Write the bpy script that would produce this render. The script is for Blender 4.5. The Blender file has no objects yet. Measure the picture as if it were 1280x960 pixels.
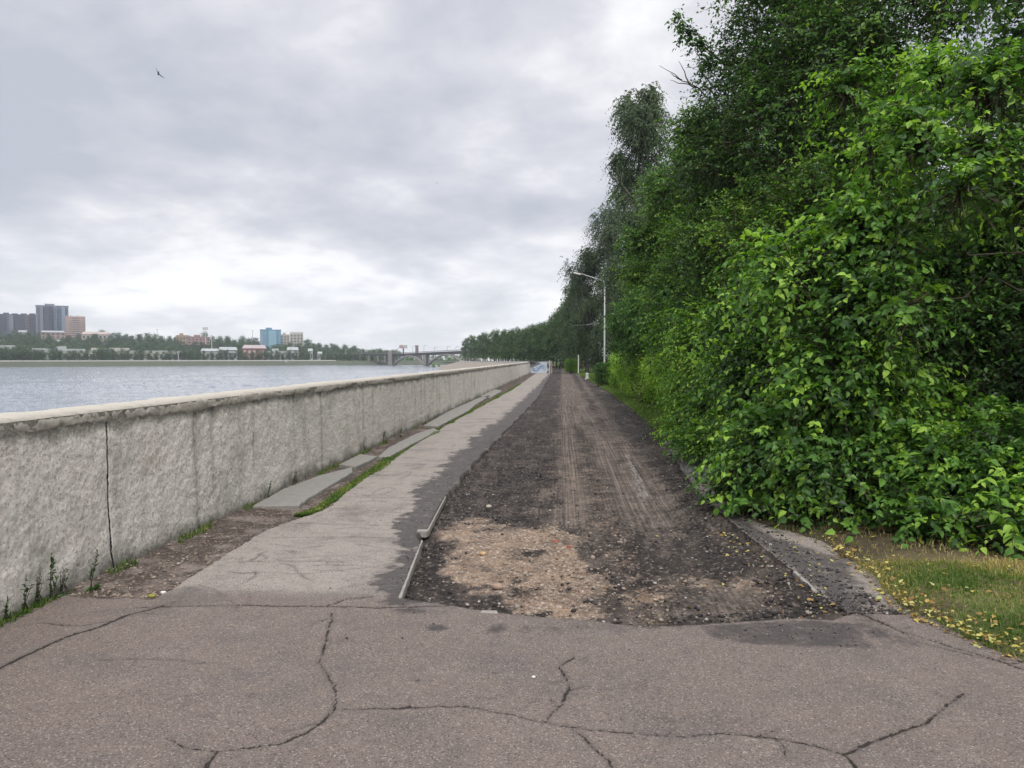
import bpy, math, random
import numpy as np
from mathutils import Vector, Matrix

R = math.radians
rnd = random.Random(11)
rng = np.random.default_rng(7)
scene = bpy.context.scene
COL = scene.collection

# ------------------------------------------------------------------ camera
EYE = 1.6
YAW, PITCH, FPX = R(3.69), R(1.9), 961.0
cam_d = bpy.data.cameras.new("camera")
cam = bpy.data.objects.new("camera", cam_d)
COL.objects.link(cam)
cam.location = (0, 0, EYE)
cam.rotation_euler = (R(90) - PITCH, 0, YAW)
cam_d.sensor_width = 36.0
cam_d.lens = FPX / 1280 * 36
cam_d.clip_start = 0.05
cam_d.clip_end = 6000
scene.camera = cam

# ------------------------------------------------------------------ light, sky, exposure
scene.view_settings.view_transform = 'Standard'
scene.view_settings.look = 'None'
scene.view_settings.gamma = 1.0
scene.view_settings.exposure = 0.08
scene.view_settings.use_curve_mapping = False
SUN_EL, SUN_AZ = R(50), R(168)          # azimuth clockwise from +Y: behind the camera
sun_d = bpy.data.lights.new("sun", 'SUN')
sun_d.energy = 2.0
sun_d.angle = R(12)
sun_d.color = (1.0, 0.96, 0.9)
sun = bpy.data.objects.new("sun", sun_d)
COL.objects.link(sun)
sdir = Vector((math.sin(SUN_AZ) * math.cos(SUN_EL), math.cos(SUN_AZ) * math.cos(SUN_EL), math.sin(SUN_EL)))
sun.rotation_euler = sdir.to_track_quat('Z', 'Y').to_euler()

world = bpy.data.worlds.new("World")
scene.world = world
world.use_nodes = True


class NT:
    """tiny node-graph helper"""
    def __init__(s, tree):
        s.t = tree
        s.t.nodes.clear()

    def n(s, typ, _in=None, **kw):
        nd = s.t.nodes.new(typ)
        for k, v in kw.items():
            setattr(nd, k, v)
        if _in:
            for k, v in _in.items():
                sock = nd.inputs[k]
                if isinstance(v, bpy.types.NodeSocket):
                    s.t.links.new(v, sock)
                else:
                    sock.default_value = v
        return nd

    def math(s, op, a, b=0.0, c=None, clamp=False):
        nd = s.n('ShaderNodeMath', operation=op, use_clamp=clamp)
        for i, v in enumerate((a, b) if c is None else (a, b, c)):
            if isinstance(v, bpy.types.NodeSocket):
                s.t.links.new(v, nd.inputs[i])
            else:
                nd.inputs[i].default_value = v
        return nd.outputs[0]

    def mix(s, f, a, b, blend='MIX'):
        nd = s.n('ShaderNodeMix', data_type='RGBA', blend_type=blend)
        for key, v in ((0, f), (6, a), (7, b)):
            if isinstance(v, bpy.types.NodeSocket):
                s.t.links.new(v, nd.inputs[key])
            else:
                if key and len(v) == 3:
                    v = (*v, 1)
                nd.inputs[key].default_value = v
        return nd.outputs[2]

    def ramp(s, f, stops, interp='LINEAR'):
        nd = s.n('ShaderNodeValToRGB')
        s.t.links.new(f, nd.inputs[0])
        cr = nd.color_ramp
        cr.interpolation = interp
        while len(cr.elements) < len(stops):
            cr.elements.new(0.5)
        for e, (p, c) in zip(cr.elements, stops):
            e.position = p
            e.color = (c, c, c, 1) if isinstance(c, (int, float)) else (*c[:3], 1)
        return nd.outputs[0]

    def noise(s, vec, scale, detail=4, rough=0.55, dist=0.0):
        nd = s.n('ShaderNodeTexNoise', {'Scale': scale, 'Detail': detail, 'Roughness': rough, 'Distortion': dist})
        if vec is not None:
            s.t.links.new(vec, nd.inputs['Vector'])
        return nd.outputs[0]

    def attr(s, name):
        return s.n('ShaderNodeAttribute', attribute_name=name).outputs['Fac']

    def step(s, x, a, b):
        return s.n('ShaderNodeMapRange', {'Value': x, 'From Min': a, 'From Max': b, 'To Min': 0.0, 'To Max': 1.0},
                   interpolation_type='SMOOTHSTEP').outputs[0]


w = NT(world.node_tree)
tc = w.n('ShaderNodeTexCoord').outputs['Generated']
sep = w.n('ShaderNodeSeparateXYZ', {0: tc})
zz = w.math('MAXIMUM', sep.outputs[2], 0.0)
den = w.math('ADD', zz, 0.24)
px_ = w.math('DIVIDE', sep.outputs[0], den)
py_ = w.math('DIVIDE', sep.outputs[1], den)
vec = w.n('ShaderNodeCombineXYZ', {0: px_, 1: py_, 2: 0.0}).outputs[0]
n1 = w.noise(vec, 0.95, 9, 0.53, 0.15)
n2 = w.noise(w.n('ShaderNodeVectorMath', {0: vec, 1: (7.3, 2.1, 4.0)}, operation='ADD').outputs[0], 3.1, 8, 0.55, 0.1)
nn = w.math('ADD', w.math('MULTIPLY', n1, 1.12), w.math('ADD', w.math('MULTIPLY', n2, 0.42), -0.28))
cloud = w.ramp(nn, [(0.38, (0.54, 0.57, 0.645)), (0.46, (0.64, 0.655, 0.725)), (0.53, (0.75, 0.755, 0.81)), (0.60, (0.93, 0.93, 0.96)), (0.68, (1.10, 1.10, 1.12))])
low = w.ramp(nn, [(0.38, (0.82, 0.85, 0.89)), (0.48, (0.98, 1.0, 1.03)), (0.58, (1.22, 1.23, 1.24))])
skycol = w.mix(w.step(zz, 0.02, 0.20), low, cloud)
hz = w.math('SUBTRACT', 1.0, w.step(zz, 0.0, 0.07))
skycol = w.mix(w.math('MULTIPLY', hz, 0.7), skycol, (0.86, 0.89, 0.94))
zen = w.math('ADD', 1.0, w.math('MULTIPLY', w.step(zz, 0.45, 0.8), 0.9))      # overcast skies are brightest overhead
skycol = w.n('ShaderNodeVectorMath', {0: skycol, 'Scale': zen}, operation='SCALE').outputs[0]
sky_t = w.n('ShaderNodeTexSky', sky_type='NISHITA', sun_disc=False, sun_elevation=SUN_EL, sun_rotation=SUN_AZ)
b_sky = w.n('ShaderNodeBackground', {'Color': sky_t.outputs[0], 'Strength': 0.08})
b_cl = w.n('ShaderNodeBackground', {'Color': skycol, 'Strength': 1.0})
mx = w.n('ShaderNodeMixShader', {0: 0.94, 1: b_sky.outputs[0], 2: b_cl.outputs[0]})
w.n('ShaderNodeOutputWorld', {0: mx.outputs[0]})
cy = scene.cycles
cy.max_bounces = 6
cy.diffuse_bounces = 3
cy.glossy_bounces = 3
cy.transmission_bounces = 4
cy.transparent_max_bounces = 8
cy.volume_bounces = 0
cy.use_denoising = True

# ------------------------------------------------------------------ geometry helpers
cf = Vector((-math.sin(YAW) * math.cos(PITCH), math.cos(YAW) * math.cos(PITCH), -math.sin(PITCH)))
cr_ = Vector((math.cos(YAW), math.sin(YAW), 0))
cu = cr_.cross(cf)


def ray(px, py):
    return cf + cr_ * ((px - 640) / FPX) + cu * ((480 - py) / FPX)


def G(px, py, z=0.0):
    """ground point seen along a bearing of the survey photograph"""
    v = ray(px, py)
    t = (z - EYE) / v.z
    return (v.x * t, v.y * t)


def D(px, d, z=0.0):
    """world point on bearing px at distance d and height z"""
    v = ray(px, 448.1)
    return Vector((v.x * d, v.y * d, z))


def zat(py, d):
    return EYE + ray(640, py).z * d


def hsh(ix, iy, seed):
    h = (ix.astype(np.int64) * 374761393 + iy.astype(np.int64) * 668265263 + seed * 974711) & 0xFFFFFFFF
    h = ((h ^ (h >> 13)) * 1274126177) & 0xFFFFFFFF
    h = ((h ^ (h >> 15)) * 2246822519) & 0xFFFFFFFF
    return ((h ^ (h >> 16)) & 0xFFFFFF) / float(0xFFFFFF)


def vn(x, y, seed=0):
    x = np.asarray(x, float); y = np.asarray(y, float)
    ix, iy = np.floor(x), np.floor(y)
    fx, fy = x - ix, y - iy
    fx = fx * fx * (3 - 2 * fx); fy = fy * fy * (3 - 2 * fy)
    a, b = hsh(ix, iy, seed), hsh(ix + 1, iy, seed)
    c, d = hsh(ix, iy + 1, seed), hsh(ix + 1, iy + 1, seed)
    return (a * (1 - fx) + b * fx) * (1 - fy) + (c * (1 - fx) + d * fx) * fy


def fbm(x, y, octv=4, seed=0, gain=0.5):
    s, amp, tot = 0, 1.0, 0
    for o in range(octv):
        s = s + amp * vn(x * 2 ** o, y * 2 ** o, seed + o * 17)
        tot += amp
        amp *= gain
    return s / tot * 2 - 1


def sst(x, a, b):
    t = np.clip((x - a) / (b - a), 0, 1)
    return t * t * (3 - 2 * t)


def seg_dist(X, Y, pts, closed=False):
    best = np.full(X.shape, 1e9)
    n = len(pts)
    for i in range(n if closed else n - 1):
        ax, ay = pts[i]; bx, by = pts[(i + 1) % n]
        dx, dy = bx - ax, by - ay
        L = dx * dx + dy * dy + 1e-12
        t = np.clip(((X - ax) * dx + (Y - ay) * dy) / L, 0, 1)
        best = np.minimum(best, (X - ax - t * dx) ** 2 + (Y - ay - t * dy) ** 2)
    return np.sqrt(best)


def poly_sdf(X, Y, pts):
    """negative inside"""
    d = seg_dist(X, Y, pts, True)
    ins = np.zeros(X.shape, bool)
    n = len(pts)
    for i in range(n):
        x1, y1 = pts[i]; x2, y2 = pts[(i + 1) % n]
        if y1 == y2:
            continue
        c = ((y1 > Y) != (y2 > Y)) & (X < (x2 - x1) * (Y - y1) / (y2 - y1) + x1)
        ins ^= c
    return np.where(ins, -d, d)


def GP(*pts):
    return [G(a, b) for a, b in pts]


def new_mesh(name, V, loops, starts, totals, mat=None, smooth=False, attrs=None):
    me = bpy.data.meshes.new(name)
    V = np.ascontiguousarray(V, dtype=np.float32)
    me.vertices.add(len(V))
    me.vertices.foreach_set('co', V.ravel())
    me.loops.add(len(loops))
    me.loops.foreach_set('vertex_index', np.ascontiguousarray(loops, dtype=np.int32))
    me.polygons.add(len(starts))
    me.polygons.foreach_set('loop_start', np.ascontiguousarray(starts, dtype=np.int32))
    me.polygons.foreach_set('loop_total', np.ascontiguousarray(totals, dtype=np.int32))
    me.polygons.foreach_set('use_smooth', np.full(len(starts), smooth, dtype=bool))
    me.update(calc_edges=True)
    if attrs:
        for k, a in attrs.items():
            at = me.attributes.new(k, 'FLOAT', 'POINT')
            at.data.foreach_set('value', np.ascontiguousarray(a, dtype=np.float32))
    if mat:
        me.materials.append(mat)
    return me


def quads_mesh(name, V, F, mat=None, smooth=False, attrs=None):
    F = np.asarray(F)
    k = F.shape[1]
    used = np.unique(F)
    if len(used) < len(V):
        rm = np.full(len(V), -1); rm[used] = np.arange(len(used))
        F = rm[F]; V = V[used]
        if attrs:
            attrs = {a: b[used] for a, b in attrs.items()}
    return new_mesh(name, V, F.ravel(), np.arange(len(F)) * k, np.full(len(F), k), mat, smooth, attrs)


def link(name, me, parent=None):
    o = bpy.data.objects.new(name, me)
    COL.objects.link(o)
    if parent:
        o.parent = parent
    return o


def tag(o, label=None, cat=None, group=None, kind=None):
    if label: o['label'] = label
    if cat: o['category'] = cat
    if group: o['group'] = group
    if kind: o['kind'] = kind
    return o


def empty(name, loc, label=None, cat=None, group=None, rz=0.0):
    o = bpy.data.objects.new(name, None)
    COL.objects.link(o)
    o.location = loc
    o.rotation_euler = (0, 0, rz)
    o.empty_display_size = 0.2
    return tag(o, label, cat, group)


def copy_tree(o, parent=None):
    c = o.copy()
    COL.objects.link(c)
    if parent:
        c.parent = parent
    for ch in o.children:
        copy_tree(ch, c)
    return c


class MB:
    """collects simple shapes into one mesh"""
    def __init__(s):
        s.v = []; s.f = []

    def add(s, vs, fs):
        b = len(s.v)
        s.v += [tuple(v) for v in vs]
        s.f += [tuple(i + b for i in f) for f in fs]
        return s

    def box(s, c, size, rz=0.0, taper=1.0, tilt=(0, 0)):
        hx, hy, hz = size[0] / 2, size[1] / 2, size[2] / 2
        ca, sa = math.cos(rz), math.sin(rz)
        vs = []
        for k, z in ((1.0, -hz), (taper, hz)):
            for x, y in ((-hx, -hy), (hx, -hy), (hx, hy), (-hx, hy)):
                x *= k; y *= k
                z2 = z + x * tilt[0] + y * tilt[1]
                vs.append((c[0] + x * ca - y * sa, c[1] + x * sa + y * ca, c[2] + z2))
        return s.add(vs, [(3, 2, 1, 0), (4, 5, 6, 7), (0, 1, 5, 4), (1, 2, 6, 5), (2, 3, 7, 6), (3, 0, 4, 7)])

    def tube(s, pts, rad, n=8, cap=True):
        pts = [Vector(p) for p in pts]
        if not hasattr(rad, '__len__'):
            rad = [rad] * len(pts)
        base = len(s.v)
        up = Vector((0.03, 0.1, 1)).normalized()
        for i, p in enumerate(pts):
            t = (pts[min(i + 1, len(pts) - 1)] - pts[max(i - 1, 0)])
            t = t.normalized() if t.length > 0 else Vector((0, 0, 1))
            a = t.cross(up)
            if a.length < 0.15:
                a = t.cross(Vector((1, 0, 0)))
            a.normalize()
            b = t.cross(a)
            for k in range(n):
                th = 2 * math.pi * k / n
                s.v.append(tuple(p + (a * math.cos(th) + b * math.sin(th)) * rad[i]))
        for i in range(len(pts) - 1):
            for k in range(n):
                k2 = (k + 1) % n
                s.f.append((base + i * n + k, base + i * n + k2, base + (i + 1) * n + k2, base + (i + 1) * n + k))
        if cap:
            s.f.append(tuple(base + k for k in range(n))[::-1])
            s.f.append(tuple(base + (len(pts) - 1) * n + k for k in range(n)))
        return s

    def prism(s, poly, z0, z1):
        n = len(poly)
        b = [(x, y, z0) for x, y in poly] + [(x, y, z1) for x, y in poly]
        return s.add(b, [tuple(range(n))[::-1], tuple(range(n, 2 * n))] + [(i, (i + 1) % n, n + (i + 1) % n, n + i) for i in range(n)])

    def mesh(s, name, mat, smooth=False):
        me = bpy.data.meshes.new(name)
        me.from_pydata(s.v, [], s.f)
        me.update()
        if smooth:
            me.polygons.foreach_set('use_smooth', [True] * len(me.polygons))
        me.materials.append(mat)
        return me

    def build(s, name, mat, parent=None, smooth=False):
        return link(name, s.mesh(name, mat, smooth), parent)


# ------------------------------------------------------------------ materials
def material(name):
    m = bpy.data.materials.new(name)
    m.use_nodes = True
    return m, NT(m.node_tree)


def finish(t, col, rough=0.9, bump=None, bdist=0.01, bstr=1.0, spec=0.3, metal=0.0):
    d = {'Base Color': col if isinstance(col, bpy.types.NodeSocket) else (*col[:3], 1), 'Roughness': rough,
         'Specular IOR Level': spec, 'Metallic': metal}
    if bump is not None:
        d['Normal'] = t.n('ShaderNodeBump', {'Height': bump, 'Distance': bdist, 'Strength': bstr}).outputs[0]
    p = t.n('ShaderNodeBsdfPrincipled', d)
    t.n('ShaderNodeOutputMaterial', {0: p.outputs[0]})


def pos(t):
    return t.n('ShaderNodeNewGeometry').outputs['Position']


def simple(name, col, rough=0.8, var=0.12, scale=3.0, spec=0.3, metal=0.0, obj=True):
    m, t = material(name)
    v = t.n('ShaderNodeTexCoord').outputs['Object'] if obj else pos(t)
    n = t.noise(v, scale, 5, 0.6)
    c = t.mix(n, tuple(c * (1 - var * 2) for c in col), tuple(min(1, c * (1 + var * 2)) for c in col))
    finish(t, c, rough, spec=spec, metal=metal)
    return m


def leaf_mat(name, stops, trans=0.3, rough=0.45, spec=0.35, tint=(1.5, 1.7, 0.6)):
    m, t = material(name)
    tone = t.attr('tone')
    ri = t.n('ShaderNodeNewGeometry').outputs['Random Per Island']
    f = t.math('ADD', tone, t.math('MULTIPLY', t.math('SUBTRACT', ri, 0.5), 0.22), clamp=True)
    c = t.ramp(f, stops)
    p = t.n('ShaderNodeBsdfPrincipled', {'Base Color': c, 'Roughness': rough, 'Specular IOR Level': spec})
    c2 = t.mix(1.0, c, tint, 'MULTIPLY')
    tr = t.n('ShaderNodeBsdfTranslucent', {'Color': c2})
    mxn = t.n('ShaderNodeMixShader', {0: trans, 1: p.outputs[0], 2: tr.outputs[0]})
    t.n('ShaderNodeOutputMaterial', {0: mxn.outputs[0]})
    return m


# asphalt -----------------------------------------------------------
M_asph, t = material('asphalt')
g = pos(t)
big = t.noise(g, 0.55, 5, 0.6)
mid = t.noise(g, 5.0, 5, 0.65)
fine = t.noise(g, 110.0, 4, 0.75)
vor = t.n('ShaderNodeTexVoronoi', {'Vector': g, 'Scale': 150.0, 'Randomness': 1.0})
chip = t.n('ShaderNodeSeparateColor', {0: vor.outputs['Color']})
oldness = t.attr('strip')
base = t.mix(big, (0.162, 0.127, 0.108), (0.258, 0.206, 0.174))
base = t.mix(oldness, base, (0.375, 0.332, 0.288))
wide = t.noise(g, 1.7, 6, 0.68)
base = t.mix(t.math('MULTIPLY', t.step(wide, 0.48, 0.68), 0.55), base, (0.125, 0.108, 0.105))
base = t.mix(t.math('MULTIPLY', t.step(t.noise(t.n('ShaderNodeVectorMath', {0: g, 1: (3.1, 8.2, 0)}, operation='ADD').outputs[0], 2.6, 6, 0.7), 0.55, 0.72), 0.4), base, (0.31, 0.265, 0.225))
base = t.mix(t.math('MULTIPLY', t.step(mid, 0.5, 0.72), 0.45), base, (0.125, 0.108, 0.105))
base = t.mix(t.math('MULTIPLY', t.step(fine, 0.47, 0.64), 0.75), base, (0.070, 0.058, 0.052))
base = t.mix(t.math('MULTIPLY', t.step(chip.outputs[0], 0.89, 0.93), 0.5), base, (0.44, 0.39, 0.34))
base = t.mix(t.math('MULTIPLY', t.step(chip.outputs[1], 0.85, 0.92), 0.6), base, (0.045, 0.04, 0.042))
dustn = t.noise(g, 6.0, 9, 0.78)
dfac = t.math('ADD', t.math('ADD', t.attr('dust'), t.math('MULTIPLY', t.math('SUBTRACT', dustn, 0.5), 2.2)), t.math('MULTIPLY', t.math('SUBTRACT', t.noise(g, 28.0, 6, 0.8), 0.5), 1.5))
dfac = t.math('MULTIPLY', t.step(dfac, 0.25, 1.0), 0.84)
base = t.mix(dfac, base, t.mix(fine, (0.022, 0.02, 0.021), (0.085, 0.075, 0.072)))
cn = t.math('MULTIPLY', t.math('SUBTRACT', t.noise(g, 38.0, 6, 0.8), 0.5), 0.026)
cd = t.math('ADD', t.math('ADD', t.attr('crack'), cn), 0.0008)
cfac = t.math('SUBTRACT', 1.0, t.step(cd, 0.001, 0.0065))
halo = t.math('MULTIPLY', t.math('SUBTRACT', 1.0, t.step(cd, 0.0, 0.035)), t.math('MULTIPLY', mid, 0.75))
base = t.mix(halo, base, (0.09, 0.075, 0.068))
base = t.mix(t.math('MULTIPLY', cfac, 0.9), base, (0.028, 0.023, 0.019))
hgt = t.math('ADD', t.math('MULTIPLY', fine, 0.5), t.math('MULTIPLY', chip.outputs[0], 0.35))
hgt = t.math('SUBTRACT', hgt, t.math('MULTIPLY', cfac, 2.0))
finish(t, base, 0.82, hgt, 0.006, 0.9, 0.35)

# excavated bed ------------------------------------------------------
M_bed, t = material('crushed_bed')
g = pos(t)
fine = t.noise(g, 70.0, 4, 0.75)
mid = t.noise(g, 9.0, 6, 0.7)
bigv = t.noise(g, 1.6, 5, 0.65)
vor = t.n('ShaderNodeTexVoronoi', {'Vector': g, 'Scale': 48.0})
vc = t.n('ShaderNodeSeparateColor', {0: vor.outputs['Color']})
v2 = t.noise(g, 2.2, 8, 0.72)
v3 = t.noise(t.n('ShaderNodeVectorMath', {0: g, 1: (2.6, 0.35, 1)}, operation='MULTIPLY').outputs[0], 1.0, 5, 0.65)
dark = t.mix(t.step(mid, 0.3, 0.7), (0.012, 0.0105, 0.010), (0.060, 0.048, 0.041))
dark = t.mix(t.math('MULTIPLY', t.step(v2, 0.46, 0.66), 0.6), dark, (0.13, 0.104, 0.088))
dark = t.mix(t.math('MULTIPLY', t.step(v3, 0.50, 0.66), 0.55), dark, (0.020, 0.017, 0.016))
dark = t.mix(t.math('MULTIPLY', t.math('SUBTRACT', 1.0, t.step(v3, 0.34, 0.47)), 0.55), dark, (0.16, 0.128, 0.108))
dark = t.mix(t.math('MULTIPLY', t.step(vc.outputs[0], 0.86, 0.93), 0.5), dark, (0.27, 0.225, 0.19))
streaky = t.noise(t.n('ShaderNodeVectorMath', {0: g, 1: (38, 0.22, 1)}, operation='MULTIPLY').outputs[0], 1.0, 4, 0.6)
trk = t.mix(t.step(t.math('ADD', t.math('MULTIPLY', streaky, 0.55), t.math('MULTIPLY', mid, 0.45)), 0.38, 0.62), (0.070, 0.056, 0.047), (0.300, 0.240, 0.198))
trkf = t.math('ADD', t.attr('track'), t.math('MULTIPLY', t.math('SUBTRACT', v2, 0.5), 2.0))
base = t.mix(t.math('MULTIPLY', t.step(trkf, 0.15, 1.0), 0.9), dark, trk)
sand = t.mix(vc.outputs[1], (0.175, 0.125, 0.095), (0.38, 0.285, 0.210))
sand = t.mix(t.step(mid, 0.48, 0.68), sand, (0.165, 0.122, 0.097))
sand = t.mix(t.math('MULTIPLY', t.step(t.noise(g, 2.1, 4, 0.6), 0.45, 0.65), 0.5), sand, (0.40, 0.285, 0.19))
sand = t.mix(t.step(vc.outputs[2], 0.88, 0.94), sand, (0.48, 0.41, 0.34))
sand = t.mix(t.math('MULTIPLY', t.step(t.noise(g, 5.0, 8, 0.75), 0.52, 0.66), 0.65), sand, (0.085, 0.066, 0.054))
sf = t.math('ADD', t.attr('sand'), t.math('MULTIPLY', t.math('SUBTRACT', t.noise(g, 3.6, 10, 0.8), 0.5), 2.3))
base = t.mix(t.step(sf, 0.38, 0.90), base, sand)
pf = t.math('ADD', t.attr('pale'), t.math('MULTIPLY', t.math('SUBTRACT', t.noise(t.n('ShaderNodeVectorMath', {0: g, 1: (30, 3.5, 1)}, operation='MULTIPLY').outputs[0], 1.0, 6, 0.75), 0.5), 2.2))
base = t.mix(t.step(pf, 0.45, 0.95), base, (0.38, 0.355, 0.335))
hgt = t.math('ADD', fine, t.math('MULTIPLY', vor.outputs['Distance'], 0.9))
finish(t, base, 0.88, hgt, 0.012, 1.0, 0.3)

# soil / gutter / verge ------------------------------------------------
M_gut, t = material('gutter_dirt')
g = pos(t)
n = t.noise(g, 14.0, 6, 0.7)
n3 = t.noise(g, 3.0, 5, 0.7)
vor = t.n('ShaderNodeTexVoronoi', {'Vector': g, 'Scale': 60.0})
vc = t.n('ShaderNodeSeparateColor', {0: vor.outputs['Color']})
c = t.mix(n, (0.035, 0.027, 0.022), (0.14, 0.11, 0.092))
c = t.mix(t.step(n3, 0.45, 0.68), c, (0.24, 0.20, 0.175))
c = t.mix(t.math('MULTIPLY', t.step(vc.outputs[0], 0.82, 0.92), 0.4), c, (0.34, 0.30, 0.265))
finish(t, c, 0.95, t.math('ADD', n, vc.outputs[0]), 0.012, 1.0, 0.15)

M_verge, t = material('verge_soil')
g = pos(t)
n = t.noise(g, 11.0, 6, 0.7)
n3 = t.noise(g, 1.2, 5, 0.6)
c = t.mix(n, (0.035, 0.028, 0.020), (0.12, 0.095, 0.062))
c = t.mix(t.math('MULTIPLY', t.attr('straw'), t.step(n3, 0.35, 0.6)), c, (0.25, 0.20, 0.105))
c = t.mix(t.math('MULTIPLY', t.attr('green'), t.step(n, 0.25, 0.55)), c, (0.075, 0.13, 0.028))
finish(t, c, 0.95, n, 0.02, 1.0, 0.1)

M_grav, t = material('gravel')
g = pos(t)
vor = t.n('ShaderNodeTexVoronoi', {'Vector': g, 'Scale': 38.0})
vc = t.n('ShaderNodeSeparateColor', {0: vor.outputs['Color']})
c = t.mix(vc.outputs[0], (0.12, 0.112, 0.104), (0.36, 0.345, 0.325))
c = t.mix(t.step(t.noise(g, 5.0, 5, 0.7), 0.5, 0.7), c, (0.09, 0.078, 0.068))
finish(t, c, 0.9, t.math('SUBTRACT', 1.0, vor.outputs['Distance']), 0.02, 1.0, 0.3)

# concrete wall --------------------------------------------------------
M_wall, t = material('wall_render')
g = pos(t)
st = t.n('ShaderNodeVectorMath', {0: g, 1: (1, 1, 0.16)}, operation='MULTIPLY').outputs[0]
fine = t.noise(g, 42.0, 5, 0.75)
mid = t.noise(g, 15.0, 6, 0.75)
big = t.noise(g, 1.3, 5, 0.6)
streak = t.noise(st, 3.2, 5, 0.65)
c = t.mix(big, (0.72, 0.675, 0.605), (0.88, 0.83, 0.75))
c = t.mix(t.math('MULTIPLY', t.step(t.noise(g, 2.2, 4, 0.6), 0.5, 0.72), 0.4), c, (0.60, 0.52, 0.44))
c = t.mix(t.math('MULTIPLY', t.step(t.noise(g, 1.7, 4, 0.6), 0.52, 0.7), 0.45), c, (0.42, 0.43, 0.35))
c = t.mix(t.math('MULTIPLY', t.step(mid, 0.50, 0.68), 0.5), c, (0.42, 0.395, 0.355))
c = t.mix(t.math('MULTIPLY', t.step(fine, 0.50, 0.64), 0.66), c, (0.22, 0.203, 0.18))
c = t.mix(t.math('MULTIPLY', t.step(streak, 0.52, 0.72), 0.45), c, (0.27, 0.26, 0.24))
c = t.mix(t.math('MULTIPLY', t.attr('grime_dark'), t.math('ADD', 0.45, mid)), c, (0.065, 0.062, 0.05))
c = t.mix(t.math('SUBTRACT', 1.0, t.step(t.math('ADD', t.attr('joint'), t.math('MULTIPLY', t.math('SUBTRACT', fine, 0.5), 0.02)), 0.003, 0.009)), c, (0.03, 0.028, 0.025))
finish(t, c, 0.95, t.math('ADD', t.math('MULTIPLY', fine, 0.8), mid), 0.015, 1.0, 0.15)

M_cop, t = material('coping_concrete')
g = pos(t)
mid = t.noise(g, 9.0, 6, 0.7)
fine = t.noise(g, 70.0, 4, 0.7)
c = t.mix(t.noise(g, 1.6, 5, 0.6), (0.45, 0.415, 0.355), (0.60, 0.55, 0.47))
c = t.mix(t.math('MULTIPLY', t.step(mid, 0.54, 0.72), 0.5), c, (0.27, 0.25, 0.21))
c = t.mix(t.math('MULTIPLY', t.step(fine, 0.56, 0.7), 0.35), c, (0.22, 0.21, 0.19))
c = t.mix(t.math('MULTIPLY', t.attr('grime_dark'), t.math('ADD', 0.3, mid)), c, (0.13, 0.122, 0.105))
finish(t, c, 0.9, t.math('ADD', t.math('MULTIPLY', fine, 0.4), mid), 0.010, 0.8, 0.2)

M_slab, t = material('slab_concrete')
g = pos(t)
mid = t.noise(g, 10.0, 6, 0.7)
fine = t.noise(g, 80.0, 4, 0.7)
c = t.mix(mid, (0.20, 0.19, 0.175), (0.36, 0.345, 0.315))
c = t.mix(t.math('MULTIPLY', t.step(fine, 0.55, 0.7), 0.6), c, (0.13, 0.12, 0.11))
finish(t, c, 0.92, t.math('ADD', fine, mid), 0.008, 1.0, 0.2)

M_stone, t = material('rubble_stone')
ri = t.n('ShaderNodeNewGeometry').outputs['Random Per Island']
c = t.ramp(ri, [(0.0, (0.19, 0.15, 0.12)), (0.35, (0.33, 0.25, 0.19)), (0.65, (0.42, 0.33, 0.25)), (0.85, (0.30, 0.27, 0.24)), (1.0, (0.44, 0.39, 0.33))])
finish(t, t.mix(t.noise(pos(t), 60, 4, 0.7), c, (0.2, 0.16, 0.13)), 0.85, spec=0.3)
M_crumb, t = material('asphalt_crumb')
ri = t.n('ShaderNodeNewGeometry').outputs['Random Per Island']
c = t.ramp(ri, [(0.0, (0.015, 0.014, 0.015)), (0.6, (0.042, 0.034, 0.030)), (0.88, (0.09, 0.076, 0.066)), (0.93, (0.28, 0.25, 0.22)), (1.0, (0.4, 0.37, 0.34))])
finish(t, c, 0.7, spec=0.4)

# water ------------------------------------------------------------------
M_water, t = material('river_water')
g = pos(t)
gr_ = t.n('ShaderNodeVectorMath', {0: t.n('ShaderNodeMapping', {'Vector': g, 'Rotation': (0, 0, R(-25)), 'Scale': (1.0, 1.0, 1.0)}).outputs[0], 1: (1.0, 0.32, 1.0)}, operation='MULTIPLY').outputs[0]
wa = t.noise(gr_, 0.75, 6, 0.7, 0.5)
wb_ = t.noise(gr_, 0.13, 5, 0.65, 0.3)
gust = t.noise(t.n('ShaderNodeMapping', {'Vector': g, 'Rotation': (0, 0, R(-58)), 'Scale': (0.22, 1.0, 1.0)}).outputs[0], 0.03, 5, 0.65)
wv = t.math('ADD', t.math('MULTIPLY', wa, 0.9), t.math('MULTIPLY', wb_, 2.4))
nrm = t.n('ShaderNodeBump', {'Height': wv, 'Distance': 0.5, 'Strength': t.math('ADD', 0.45, t.math('MULTIPLY', t.step(gust, 0.35, 0.65), 0.55))}).outputs[0]
p = t.n('ShaderNodeBsdfPrincipled', {'Base Color': (0.27, 0.30, 0.345, 1), 'Roughness': 0.12, 'IOR': 1.5, 'Specular IOR Level': 1.0, 'Normal': nrm})
t.n('ShaderNodeOutputMaterial', {0: p.outputs[0]})

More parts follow.
